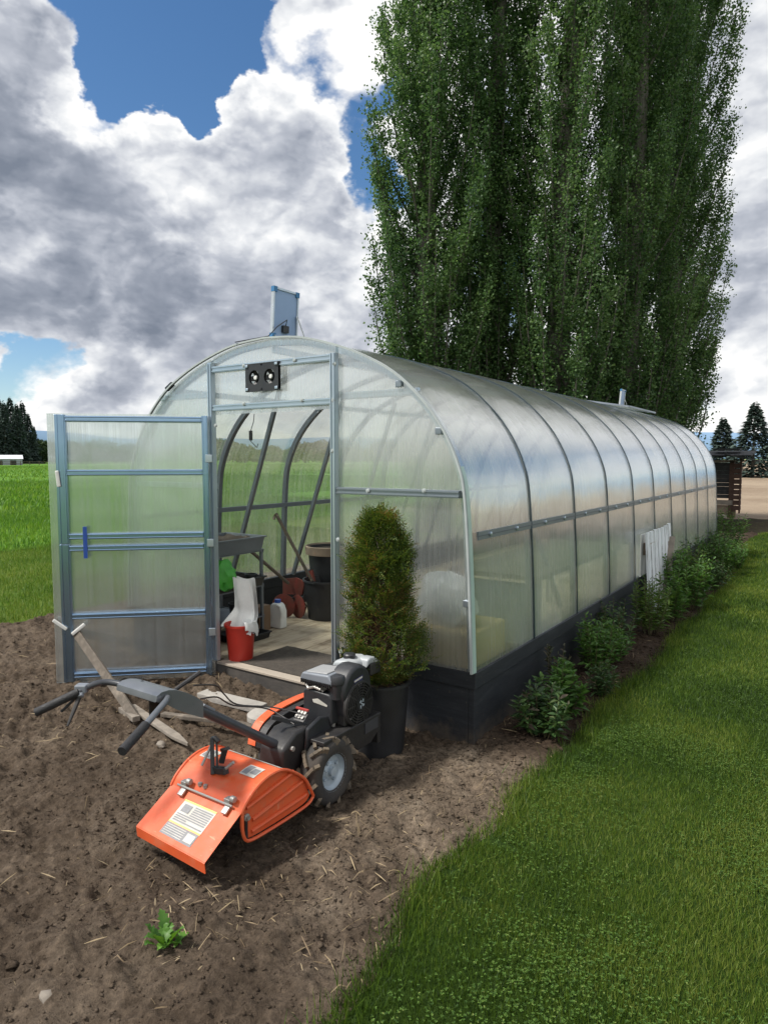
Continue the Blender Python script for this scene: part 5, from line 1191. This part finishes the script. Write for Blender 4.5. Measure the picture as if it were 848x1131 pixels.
# shroud over the bar crossing: right cheek outline traced in its own plane, sheet carried across
XC, XD = -.475, -.725
CH = [(at_x(px, py, XC).y, at_x(px, py, XC).z) for px, py in ((172, 775), (173, 769), (178, 764.5), (186, 762), (194, 762), (206, 765), (216, 769.5), (224, 775), (224.5, 793), (210, 789), (196, 784), (184, 778))]
top = CH[:8]
m = MB(); nt = len(top); tin = [(y, z - .004) for y, z in top]
m.add([(XC, y, z) for y, z in top] + [(XD - .01, y, z) for y, z in top] + [(XD - .01, y, z) for y, z in tin] + [(XC, y, z) for y, z in tin], [(q * nt + k, q * nt + k + 1, ((q + 1) % 4) * nt + k + 1, ((q + 1) % 4) * nt + k) for q in range(4) for k in range(nt - 1)] + [(0, nt, 2 * nt, 3 * nt), (nt - 1, 2 * nt - 1, 3 * nt - 1, 4 * nt - 1)])
m.prism(CH, 0, XC, XC + .004); m.prism(CH, 0, XD - .012, XD - .008); obj('shroud', m, M['shroud'], T, autos=40)
hz = at_x(185, 769, XC)
def pz(px, py, z): return at_z(px, py, z)
rb = [Vector((XC - .05, hz.y + .0, hz.z - .005)), Vector((XC + .015, hz.y - .01, hz.z - .002)), Vector((XC + .03, hz.y - .03, hz.z - .006)), at_z(160, 802, .715), at_z(135, 830, .68)]
m = MB(); m.tube([rb[0], rb[1], rb[2], rb[3]], [.0135] * 4, 12); hR = obj('handlebar', m, M['shroud'], T, smooth=True)
m = MB(); m.tube([rb[3] - (rb[4] - rb[3]) * .05, rb[4]], .0185, 14); obj('grip', m, M['grip'], T, smooth=True)
lb = [Vector((XD + .06, hz.y + .02, hz.z + .012)), at_z(142, 757, .765), at_z(120, 753.5, .775), at_z(104, 756, .775), at_z(88, 764, .755)]
lb = catmull(lb, 5); le = at_z(40, 787, .68)
m = MB(); m.tube(lb, .0135, 12); obj('handlebar', m, M['handle'], T, smooth=True)
m = MB(); m.tube([lb[-1], le], .0185, 14); obj('grip', m, M['grip'], T, smooth=True)
m = MB(); cc = at_z(91, 760, .765); m.box(cc, (.05, .045, .035), Matrix.Rotation(.6, 3, 'Z')); m.tube([cc, cc + Vector((.02, -.02, -.03))], .014, 8); lvp = obj('lever_clamp', m, M['grayp'], T, bevel=.006)
l0, l1 = at_z(90, 765, .745), at_z(75, 802, .64); m = MB(); m.tube([l0, l0.lerp(l1, .5), l1], [.011, .009, .005], 8); m.tube([l0, l0.lerp(le, .45) + Vector((0, 0, -.045))], .006, 6); obj('clutch_lever', m, M['blackm'], T, smooth=True)
m = MB(); m.tube([at_z(192, 763, .73), at_z(222, 742, .80)], [.009, .0115], 8); obj('shift_lever', m, M['grip'], T, smooth=True)
m = MB(); pd = at_z(172, 783, .67); m.prism([(pd.y - .03, pd.z + .05), (pd.y + .03, pd.z + .05), (pd.y + .02, pd.z - .045), (pd.y - .03, pd.z - .03)], 0, pd.x - .004, pd.x + .004); obj('bail_plate', m, M['blackm'], T)
for k, (pts) in enumerate(([(214, 757, .70), (238, 757, .66), (247, 766, .60), (262, 778, .52), (300, 781, .48), (332, 788, .46)], [(222, 772, .68), (240, 770, .62), (258, 779, .53), (296, 783, .47), (325, 800, .42)])):
    m = MB(); m.tube(catmull([at_z(*p_) for p_ in pts], 5), .0038, 6); obj('cable', m, M['blackm'], T, smooth=True)
# ================================================================== PLANTS
def leaf_quads(P, D, N, L, W, fold=.25, droop=.0):
    """folded pointed leaves: base points P, directions D, side normals N"""
    P = np.asarray(P); D = np.asarray(D); N = np.asarray(N)
    D = D / np.linalg.norm(D, axis=1, keepdims=True); S = np.cross(D, N); S /= np.linalg.norm(S, axis=1, keepdims=True) + 1e-9; U = np.cross(S, D)
    L = np.broadcast_to(L, (len(P),))[:, None]; W = np.broadcast_to(W, (len(P),))[:, None]
    mid = P + D * L * .45 - U * L * .0; tip = P + D * L - np.array([0, 0, 1]) * L * droop
    a = mid + S * W / 2 + U * W * fold; b = mid - S * W / 2 + U * W * fold
    a2 = P + D * L * .75 + S * W * .33 + U * W * fold * .6 - np.array([0, 0, 1]) * L * droop * .5; b2 = P + D * L * .75 - S * W * .33 + U * W * fold * .6 - np.array([0, 0, 1]) * L * droop * .5
    V = np.stack([P, a, a2, tip, b2, b], 1).reshape(-1, 3); o = np.arange(len(P))[:, None] * 6
    return V, np.concatenate([o + np.array([[0, 1, 2, 3]]), o + np.array([[0, 3, 4, 5]])])
def rnd_unit(n, rng): v = rng.normal(size=(n, 3)); return v / np.linalg.norm(v, axis=1, keepdims=True)

# ------------------------------------------------------------------ potted arborvitae
C0 = Vector((-.455, -.345, 0))
Pt = thing('potted_arborvitae', 'columnar green arborvitae in a black nursery pot by the doorway', 'potted shrub', C0)
bucket((C0.x, C0.y, -.02), .140, .172, .45, M['potblack'], Pt, .014, 36, 'pot')
m = MB(); V = [(C0.x, C0.y, .405)] + [(C0.x + .155 * math.cos(k * PI / 12), C0.y + .155 * math.sin(k * PI / 12), .385) for k in range(24)]; m.add(V, [(0, 1 + k, 1 + (k + 1) % 24) for k in range(24)]); obj('soil', m, M['potsoil'], Pt)
rng = np.random.default_rng(21)
M['arbor'] = leafmat('arborvitae_spray', [(0, (.032, .062, .012)), (.45, (.066, .112, .018)), (.82, (.118, .158, .026)), (1, (.19, .13, .035))], .6, .28, pn=6)
M['arbor_dead'] = leafmat('dead_arborvitae_frond', [(0, (.06, .035, .020)), (.6, (.105, .06, .032)), (1, (.15, .09, .05))], .8, .1)
def rad_cyp(t, az):  # radius of the outline by height fraction
    base = np.interp(t, [0, .06, .18, .38, .55, .72, .88, .97, 1], [.10, .18, .255, .240, .210, .165, .122, .090, .05])
    return base * (1 + .62 * (fbm(az * 1.2 + 7, t * 5.2, 3, 33) - .5) * 2)
def cyp(nsp, inner, seed, z0=.44, z1=1.47):
    rng = np.random.default_rng(seed); nc = 95
    ct = rng.random(nc) ** .9; ca = rng.random(nc) * 2 * PI; k = rng.integers(0, nc, nsp); free = rng.random(nsp) < .22
    t = np.where(free, rng.random(nsp), np.clip(ct[k] + rng.normal(size=nsp) * .038, 0, 1)); az = np.where(free, rng.random(nsp) * 2 * PI, ca[k] + rng.normal(size=nsp) * .26)
    bulge = np.where(free, .9, (.86 + .34 * np.random.default_rng(seed + 9).random(nc))[k])
    rr = rad_cyp(t, az) * bulge * (np.sqrt(.45 + .6 * rng.random(nsp)) if not inner else .75 * np.sqrt(rng.random(nsp)))
    z = z0 + (z1 - z0) * t * .97
    base = np.stack([C0.x + rr * .86 * np.cos(az), C0.y + rr * .86 * np.sin(az), z - .03], 1)
    out = np.stack([np.cos(az), np.sin(az), np.full(nsp, 1.1)], 1) + .6 * rng.normal(size=(nsp, 3)); out /= np.linalg.norm(out, axis=1, keepdims=True)
    P = []; D = []; N = []; Ls = []
    tang = np.stack([-np.sin(az), np.cos(az), np.zeros(nsp)], 1) + .6 * rng.normal(size=(nsp, 3)); 
    for k in range(9):
        f = k / 8 * .075 + .004; s = 1 if k % 2 else -1
        P.append(base + out * f); d = out + tang * s * (.85 if k < 8 else 0); D.append(d); N.append(np.cross(out, tang)); Ls.append(np.full(nsp, 0.024 * (1.15 - k * .07)))
    return leaf_quads(np.concatenate(P), np.concatenate(D), np.concatenate(N), np.concatenate(Ls), .0065, .1)
V, F = cyp(5200, False, 3); V -= np.array(C0); npobj('foliage', V, F, M['arbor'], Pt)
V, F = cyp(1500, True, 5, .42, 1.2); V -= np.array(C0); npobj('dead_fronds', V, F, M['arbor_dead'], Pt)
m = MB(); m.tube([(C0.x, C0.y, .38), (C0.x + .01, C0.y, .8), (C0.x - .01, C0.y, 1.35)], [.022, .016, .004], 8)
for k in range(26): a_ = k * 2.4; z = .43 + k * .034; m.tube([(C0.x, C0.y, z), (C0.x + .11 * math.cos(a_), C0.y + .11 * math.sin(a_), z + .13)], [.005, .002], 5)
obj('trunk', m, M['wood_handle'], Pt)

# ------------------------------------------------------------------ bed plants
M['bush_g'] = leafmat('bush_leaf_green', [(0, (.038, .095, .020)), (.5, (.065, .150, .030)), (1, (.11, .21, .045))], .42, .3)
M['bush_d'] = leafmat('bush_leaf_dark', [(0, (.028, .062, .022)), (.5, (.046, .096, .030)), (.85, (.07, .13, .036)), (1, (.085, .060, .045))], .42, .25)
M['bush_r'] = leafmat('bush_leaf_reddish', [(0, (.030, .045, .020)), (.5, (.055, .055, .030)), (1, (.085, .060, .040))], .45, .25)
M['bush_y'] = leafmat('bush_leaf_yellowgreen', [(0, (.045, .095, .018)), (.5, (.075, .145, .026)), (1, (.13, .19, .045))], .45, .3)
M['stem'] = pm('green_brown_stem', (.07, .085, .03), (.09, .06, .035), 20, .7)
def bush(x, y, h, w, mat, label, ns=22, L=.075, W=.024, seed=1, per=26, lean=(0, 0), zb=.02):
    rng = np.random.default_rng(seed); t = thing('leafy_bush', label, 'bush', (x, y, zb), group='plants in the bed along the greenhouse')
    P = []; D = []; N = []; Ls = []; st = MB()
    for s in range(ns):
        a = rng.random() * 2 * PI; r = w * .5 * math.sqrt(rng.random()); hh = h * (.62 + .4 * rng.random()) * (1 - .25 * (r / (w * .5)) ** 2)
        b0 = np.array([r * .35 * math.cos(a), r * .35 * math.sin(a), -.02]); b2 = np.array([r * math.cos(a) + lean[0], r * math.sin(a) + lean[1], hh]); b1 = (b0 + b2) / 2 + np.array([.12 * r * math.cos(a), .12 * r * math.sin(a), -.06 * hh])
        q = lambda f: (1 - f) ** 2 * b0 + 2 * f * (1 - f) * b1 + f * f * b2
        st.tube([q(0), q(.5), q(1)], [.0035, .003, .0015], 4, cap=False)
        for k in range(per):
            f = .16 + .84 * (k / (per - 1)) ** .8; p = q(f); an = k * 2.4 + rng.random(); up = .25 + 1.1 * f ** 3 * rng.random() + .25 * rng.normal()
            d = np.array([math.cos(an), math.sin(an), up]); P.append(p); D.append(d); N.append([0, 0, 1] + .4 * rng.normal(size=3)); Ls.append(L * (.55 + .7 * rng.random()) * (1 - .45 * max(0, f - .8) / .2))
    Ls = np.array(Ls); V, F = leaf_quads(P, D, N, Ls, Ls * (W / L) * (.8 + .4 * rng.random(len(Ls))), .18, .14); npobj('foliage', V, F, mat, t); obj('stems', st, M['stem'], t, local=True)
    return t
bush(.30, .34, .34, .34, M['bush_d'], 'low dark green bush at the front corner of the bed, nearest the black pot', 20, .085, .028, 1)
bush(.27, .80, .36, .30, M['bush_g'], 'fresh green bush second from the front of the bed', 20, .085, .028, 2)
bush(.13, 1.05, .42, .24, M['bush_r'], 'thin reddish leaved bush close against the black boards', 10, .065, .020, 3, 20)
bush(.40, 1.30, .26, .26, M['bush_d'], 'small dark blue-green bush on the lawn side of the bed', 14, .065, .018, 4)
bush(.20, 1.78, .52, .36, M['bush_g'], 'upright mid green bush below the third seam', 24, .080, .022, 5)
bush(.17, 2.55, .50, .44, M['bush_d'], 'tangled dark bush between the upright one and the grassy clump', 22, .07, .02, 6)
bush(.29, 3.35, .62, .44, M['bush_y'], 'tall yellow-green clump in front of the flaking white panel', 30, .085, .014, 7, 30)
bush(.36, 4.75, .74, .62, M['bush_g'], 'big bright green bush beside the flaking white panel', 40, .085, .03, 8, 30)
bush(.17, 5.7, .80, .50, M['bush_d'], 'tall dark bush just past the flaking white panel', 26, .08, .024, 9)
bush(.40, 6.3, .42, .55, M['bush_d'], 'spreading dark green bush at the lawn edge past the panel', 26, .07, .024, 13)
bush(.27, 7.5, .68, .85, M['bush_g'], 'round dense green bush near the far end of the bed', 56, .07, .026, 10, 30)
bush(.10, 8.7, .62, .80, M['bush_d'], 'broad dark bush behind the round dense one', 46, .07, .026, 14, 30)
bush(.12, 9.9, .95, .70, M['bush_g'], 'tallest bush with spiky shoots at the far end of the bed', 40, .085, .024, 11, 30)
bush(.22, 2.15, .40, .34, M['bush_g'], 'short fresh bush squeezed between the upright green one and the tangled dark one', 18, .075, .024, 16)
bush(.33, 4.05, .56, .40, M['bush_g'], 'leafy green bush hiding the foot of the flaking white panel', 26, .08, .026, 17)
bush(.30, 5.45, .66, .46, M['bush_y'], 'yellow-green bush just behind the far end of the flaking white panel', 28, .08, .02, 18)
bush(.44, 8.2, .46, .5, M['bush_g'], 'small green bush on the lawn side of the round dense one', 24, .07, .024, 19)
# weed in the soil
rng = np.random.default_rng(8)
w0 = at_z(186, 1050, .0)
wd = thing('soil_weed', 'small bright green jagged leaved weed alone in the bare soil', 'weed', (w0.x, w0.y, float(soil_z(w0.x, w0.y)))); wd.scale = (.78, .78, 1.0)
M['weed'] = leafmat('weed_leaf', [(0, (.05, .13, .020)), (.6, (.085, .20, .028)), (1, (.13, .27, .045))], .45, .35)
P = []; V = []; F = []
for k in range(17):
    a = rng.random() * 2 * PI; L = .085 + .075 * rng.random(); up = .45 + .75 * rng.random(); n = 12; o = len(V)
    c, s = math.cos(a), math.sin(a); bx_, by_ = .012 * rng.normal(), .012 * rng.normal()
    for i in range(n + 1):
        f = i / n; r_ = L * f * (.75 - .1 * f); z = L * (up * f - .42 * f * f) + .006; hw = L * .22 * math.sin(PI * min(1, .10 + .92 * f)) * (1.0 if i % 2 else .55); ph = rng.normal() * .002
        for sd in (-1, 0, 1): V.append((bx_ + r_ * c - sd * hw * s, by_ + r_ * s + sd * hw * c, z + abs(sd) * hw * .35 + ph))
    for i in range(n):
        for q in range(2): F.append((o + i * 3 + q, o + i * 3 + q + 1, o + i * 3 + q + 4, o + i * 3 + q + 3))
npobj('leaves', np.array(V), np.array(F), M['weed'], wd)

# ------------------------------------------------------------------ poplars
M['poplar'] = leafmat('poplar_leaf', [(0, (.040, .086, .034)), (.35, (.062, .126, .042)), (.75, (.088, .160, .050)), (1, (.125, .20, .074))], .5, .40, pn=.45)
M['bark'] = pm('grey_poplar_bark', (.12, .112, .098), (.065, .058, .05), 5, .9, 0, .6, 20, stretch=(3, 3, .6))
def poplar_mesh(seed, H, R, nbr, per_tw, ntw, bare=.0, leaf=.075):
    rng = np.random.default_rng(seed); wood = MB(); P = []; D = []; N = []
    trunk = [Vector((.12 * math.sin(i * .7 + seed), .12 * math.cos(i * .9 + seed), H * i / 10)) for i in range(11)]; wood.tube(trunk, [.34 * (1 - i / 10.5) + .02 for i in range(11)], 10)
    for b in range(nbr):
        h0 = H * (.86 * (b / nbr) ** 1.25) + .2; az = b * 2.39996 + rng.normal() * .4; f0 = h0 / H
        Rl = R * np.interp(f0, [0, .08, .2, .38, .55, .75, 1], [.85, 1.05, 1.06, .92, .74, .5, .2]) * (.70 + .42 * rng.random())
        Lz = (2.6 + 2.6 * rng.random()) * (1 - .45 * f0); tp = trunk[min(10, int(f0 * 10))]
        b0 = np.array([tp.x, tp.y, h0]); c, s = math.cos(az), math.sin(az)
        b1 = b0 + np.array([c * Rl * .8, s * Rl * .8, Lz * .30]); b2 = b0 + np.array([c * Rl, s * Rl, Lz])
        q = lambda f: (1 - f) ** 2 * b0 + 2 * f * (1 - f) * b1 + f * f * b2
        r0 = .034 * (1 - f0) + .014
        wood.tube([q(f) for f in (0, .25, .5, .75, 1)], [r0, r0 * .8, r0 * .55, r0 * .35, r0 * .12], 5, cap=False)
        n = ntw; f = np.clip(.04 + .98 * rng.random(n), 0, 1.02); base = np.stack([q(x) for x in f])
        td = np.stack([np.cos(az + rng.normal(size=n) * 1.9), np.sin(az + rng.normal(size=n) * 1.9), 1.2 + .9 * rng.random(n)], 1); td /= np.linalg.norm(td, axis=1, keepdims=True); tl = (.32 + .5 * rng.random(n)) * (1.1 - .5 * f)
        for i in range(n):
            k = per_tw; g = rng.random(k); pp = base[i] + td[i] * (tl[i] * g)[:, None] + rng.normal(size=(k, 3)) * .065
            P.append(pp); D.append(td[i] * .3 + rng.normal(size=(k, 3)) * .8 - np.array([0, 0, .15])); N.append(rng.normal(size=(k, 3)))
        if b % 3 == 0:
            for i in range(0, n, 6): wood.tube([base[i], base[i] + td[i] * tl[i]], [.007, .003], 3, cap=False)
    P = np.concatenate(P); D = np.concatenate(D); N = np.concatenate(N); D /= np.linalg.norm(D, axis=1, keepdims=True)
    S = np.cross(D, N); S /= np.linalg.norm(S, axis=1, keepdims=True); L = leaf * (.7 + .6 * rng.random(len(P)))[:, None]
    V = np.stack([P, P + D * L * .45 + S * L * .45, P + D * L, P + D * L * .45 - S * L * .45], 1).reshape(-1, 3); F = np.arange(len(V)).reshape(-1, 4)
    return V, F, wood
def poplar(x, y, seed, H, R, label, nbr=120, tw=56, per=24, rz=0, leaf=.058):
    t = thing('poplar_tree', label, 'tree', (x, y, -.05), rz, 'row of tall poplars behind the greenhouse')
    V, F, wd_ = poplar_mesh(seed, H, R, nbr, per, int(tw * 1.25), leaf=leaf); npobj('crown', V, F, M['poplar'], t); obj('trunk', wd_, M['bark'], t, local=True, smooth=True); return t
def polar(px, dist):
    q = ray(px, 506); q = Vector((q.x, q.y, 0)).normalized(); return CAM.x + q.x * dist, CAM.y + q.y * dist
for px, dist, seed, H, R, lb, nb_, tw_ in ((472, 16.2, 1, 19, 1.28, 'leftmost poplar, its sunlit left edge against the blue sky', 120, 46), (545, 17.2, 2, 21, 1.3, 'second poplar from the left with sky gaps through its crown', 110, 44), (618, 16.6, 3, 20, 1.35, 'middle poplar with pale grey trunks showing through the leaves', 112, 44), (690, 18.0, 4, 21, 1.45, 'dense dark poplar right of the one with pale trunks', 125, 50), (731, 20.5, 5, 22, 1.62, 'rightmost poplar, darkest and fullest, above the far end of the greenhouse', 125, 50)):
    x, y = polar(px, dist); poplar(x, y, seed, H, R, lb, nb_, tw_)

# ------------------------------------------------------------------ far trees, barn, fence
M['conif'] = leafmat('hazed_conifer_needles', [(0, (.034, .056, .050)), (.6, (.052, .080, .070)), (1, (.07, .10, .080))], .8, .1)  # needle colour made bluer and lighter to carry the distance haze
M['decid'] = leafmat('far_broadleaf', [(0, (.030, .055, .022)), (.6, (.05, .085, .03)), (1, (.07, .11, .04))], .8, .15)
def conifer_mesh(seed, H, R, n=2600, gap=.0, q=.5):
    rng = np.random.default_rng(seed); t = rng.random(n) ** 1.25; lay = np.round(t * 13 + .5 * np.sin(np.arange(n))) / 13 + rng.normal(size=n) * .026; az = rng.random(n) * 2 * PI
    rr = R * (1 - lay * .96) * (.25 + .75 * np.sqrt(rng.random(n))) * (.45 + 1.0 * vnoise(az * 1.3, lay * 7, seed)); z = H * (.06 + .94 * lay) - rr * .25
    P = np.stack([rr * np.cos(az), rr * np.sin(az), z], 1); D = np.stack([np.cos(az), np.sin(az), -.35 + .5 * rng.random(n)], 1) + .3 * rng.normal(size=(n, 3)); N = np.array([0, 0, 1]) + .5 * rng.normal(size=(n, 3))
    return leaf_quads(P, D, N, H * .085 * (.5 + .7 * rng.random(n)) * (1.1 - .6 * lay), H * .028, .1, .15)
cm = [conifer_mesh(s, 1.0, r_) for s, r_ in ((1, .19), (2, .24), (3, .16))]
protos = []
def far_tree(nm, x, y, H, k, label, rz, group, mat, z=-.1, meshes=None):
    t = thing(nm, label, 'tree', (x, y, z), rz, group)
    if k not in far_tree.c:
        V, F = cm[k]; a = npobj('crown', V, F, mat, t); mm = MB(); mm.tube([(0, 0, 0), (0, 0, .9)], [.018, .003], 6); b = obj('trunk', mm, M['bark'], t, local=True); far_tree.c[k] = (a, b)
    else:
        for s in far_tree.c[k]: c = s.copy(); COL.objects.link(c); c.parent = t
    t.scale = (H, H, H); return t
far_tree.c = {}
rr_ = random.Random(9)
left = [(-28, 250, 22), (-12, 255, 20), (0, 262, 22), (7, 250, 19), (14, 258, 21), (21, 252, 18.5), (27, 262, 20), (33, 256, 16), (39, 268, 12.5)]
for i, (px, dd, h) in enumerate(left):
    x, y = polar(px, dd); far_tree('conifer_tree', x, y, h, i % 3, 'dark conifer in the far stand beyond the white barn', rr_.random() * 6, 'far conifers behind the barn', M['conif'])
def shrub_mesh(seed, n=1300):
    rng = np.random.default_rng(seed); p = rnd_unit(n, rng) * (np.cbrt(.3 + .7 * rng.random(n)))[:, None]; p *= (1 + .35 * (fbm(p[:, 0] * 2 + 9, p[:, 2] * 2 + p[:, 1], 3, seed) - .5))[:, None]
    p = p * np.array([.5, .5, .42]) + np.array([0, 0, .55]); return leaf_quads(p, rnd_unit(n, rng), rnd_unit(n, rng), .10, .07)
V0, F0 = shrub_mesh(3); first = None
for i in range(34):
    px = 45 + i * 14 + rr_.uniform(-4, 4); dd = 285 + rr_.uniform(-20, 30); x, y = polar(px, dd); h = rr_.uniform(6, 10.5)
    if px < 62: h = rr_.uniform(7.5, 9.5)
    t = thing('hedgerow_tree', 'round leafed tree in the far hedgerow at the edge of the field', 'tree', (x, y, -.6), rr_.random() * 6, 'far hedgerow trees')
    if first is None:
        a = npobj('crown', V0, F0, M['decid'], t); mm = MB(); mm.tube([(0, 0, 0), (0, 0, .6)], [.03, .012], 6); b = obj('trunk', mm, M['bark'], t, local=True); first = (a, b)
    else:
        for s in first: c = s.copy(); COL.objects.link(c); c.parent = t
    t.scale = (h * 1.25, h * 1.25, h)
# right-hand far trees
x, y = polar(831, 62); t = far_tree('fir_tree', x, y, 6.0, 1, 'dark fir standing alone beyond the bare tan field', 1.0, None, M['conif'], z=-.2); t.scale = (9.5, 9.5, 6.1)
x, y = polar(797, 66); t = far_tree('fir_tree', x, y, 6.2, 2, 'smaller fir half hidden behind the rightmost poplar', 2.0, None, M['conif'], z=-.2); t.scale = (9, 9, 5.2)
# barn
bx, by = polar(-8, 205); q = ray(-8, 506); ang_ = math.atan2(q.y, q.x)
BN = thing('white_barn', 'long low barn with pale roof at the far edge of the field', 'barn', (bx, by, -.3), ang_ + PI / 2); BN.scale = (.78, .78, .74)
m = MB(); m.box((0, 0, 1.3), (17.5, 9, 2.6)); m.prism([(-4.5, 2.6), (4.5, 2.6), (0, 4.0)], 0, -8.74, 8.74); obj('wall', m, M['barnwall'], BN, local=True)
m = MB()
for s in (-1, 1): m.beam((-9, s * 2.4, 3.32), (9, s * 2.4, 3.32), 5.1, .08, up=(0, s * .29, 1))
obj('roof', m, M['barnroof'], BN, local=True)
for x in (-6, -2, 2, 5.5):
    for s in (-1, 1): m = MB(); m.box((x, s * 4.52, 1.1), (1.8, .08, 2.0)); obj('door', m, M['slat_dark'], BN, local=True)
FN = thing('field_fence', 'low dark post and rail fence along the far edge of the field', 'fence', (*polar(60, 195), -.1))
a = Vector((*polar(-20, 200), 0)) - Vector(FN.location); b = Vector((*polar(150, 200), 0)) - Vector(FN.location)
for z in (.5, 1.0): m = MB(); m.beam((a.x, a.y, z), (b.x, b.y, z), .06, .12); obj('rail', m, M['wood_handle'], FN, local=True)
p0 = None
for i in range(18):
    c = a.lerp(b, i / 17)
    if p0 is None: m = MB(); m.box((0, 0, .6), (.14, .14, 1.2)); p0 = obj('post', m, M['wood_handle'], FN, local=True); p0.location = (c.x, c.y, 0)
    else: o = p0.copy(); COL.objects.link(o); o.location = (c.x, c.y, 0); o.parent = FN

# ------------------------------------------------------------------ slatted shed behind the lawn
SX, SY = -1.35, 18.6
SH = thing('wood_shed', 'dark slatted lean-to shed with a rough board roof beyond the lawn', 'shed', (SX, SY, -.05))
def s_obj(nm, m, mat): return obj(nm, m, M[mat], SH, local=True)
m = MB()
for k in range(9): m.box((-.65, 0, .68 + k * .117), (2.1, .03, .1155 if k % 3 else .108))
s_obj('slat_wall', m, 'slat_dark')
for x in (-1.75, .46): m = MB(); m.box((x, .02, .85), (.12, .14, 1.75)); s_obj('post', m, 'brownpost')
m = MB()
for k in range(9): m.box((.62, .0, .35 + k * .155), (.20, .16, .135 if k % 2 else .125))
s_obj('stacked_post', m, 'brownpost')
m = MB(); m.box((.70, -.09, 1.0), (.05, .03, 1.6)); s_obj('corner_batten', m, 'brownpost')
m = MB(); m.box((-.6, -.03, .50), (2.3, .05, .14)); s_obj('bottom_board', m, 'wood_pale')
m = MB(); m.box((-.6, -.03, 1.72), (2.3, .04, .07)); s_obj('top_batten', m, 'wood_pale')
m = MB(); m.box((-.55, .02, .22), (2.3, .03, .40)); s_obj('lower_panel', m, 'tan')
m = MB()
for k in range(4): m.box((-.45, -.35 + k * .34, 1.90 + k * .035), (2.9, .33, .03), Matrix.Rotation(.10, 3, 'X'))
m.box((.75, -.3, 1.83), (.9, .5, .03), Matrix.Rotation(.22, 3, 'Y')); m.box((-1.3, .2, 2.05), (.6, .5, .25)); m.box((-.5, .2, 2.0), (.25, .2, .22)); m.box((.3, .2, 2.07), (.7, .6, .05)); s_obj('roof', m, 'slat_dark')
m = MB(); m.beam((-1.6, 16.8, .12), (-.75, 16.5, .16), .20, .18); tag(obj('pale_log', m, M['wood_pale'], None, bevel=.05, seg=3, origin=(-1.2, 16.6, .1)), 'pale log lying on the bank in front of the slatted shed', 'log')
m = MB(); m.box((-1.75, 17.3, .30), (.35, .25, .24)); tag(obj('white_crate', m, M['white'], None, bevel=.02, origin=(-1.75, 17.3, .2)), 'small white crate by the foot of the slatted shed', 'crate')
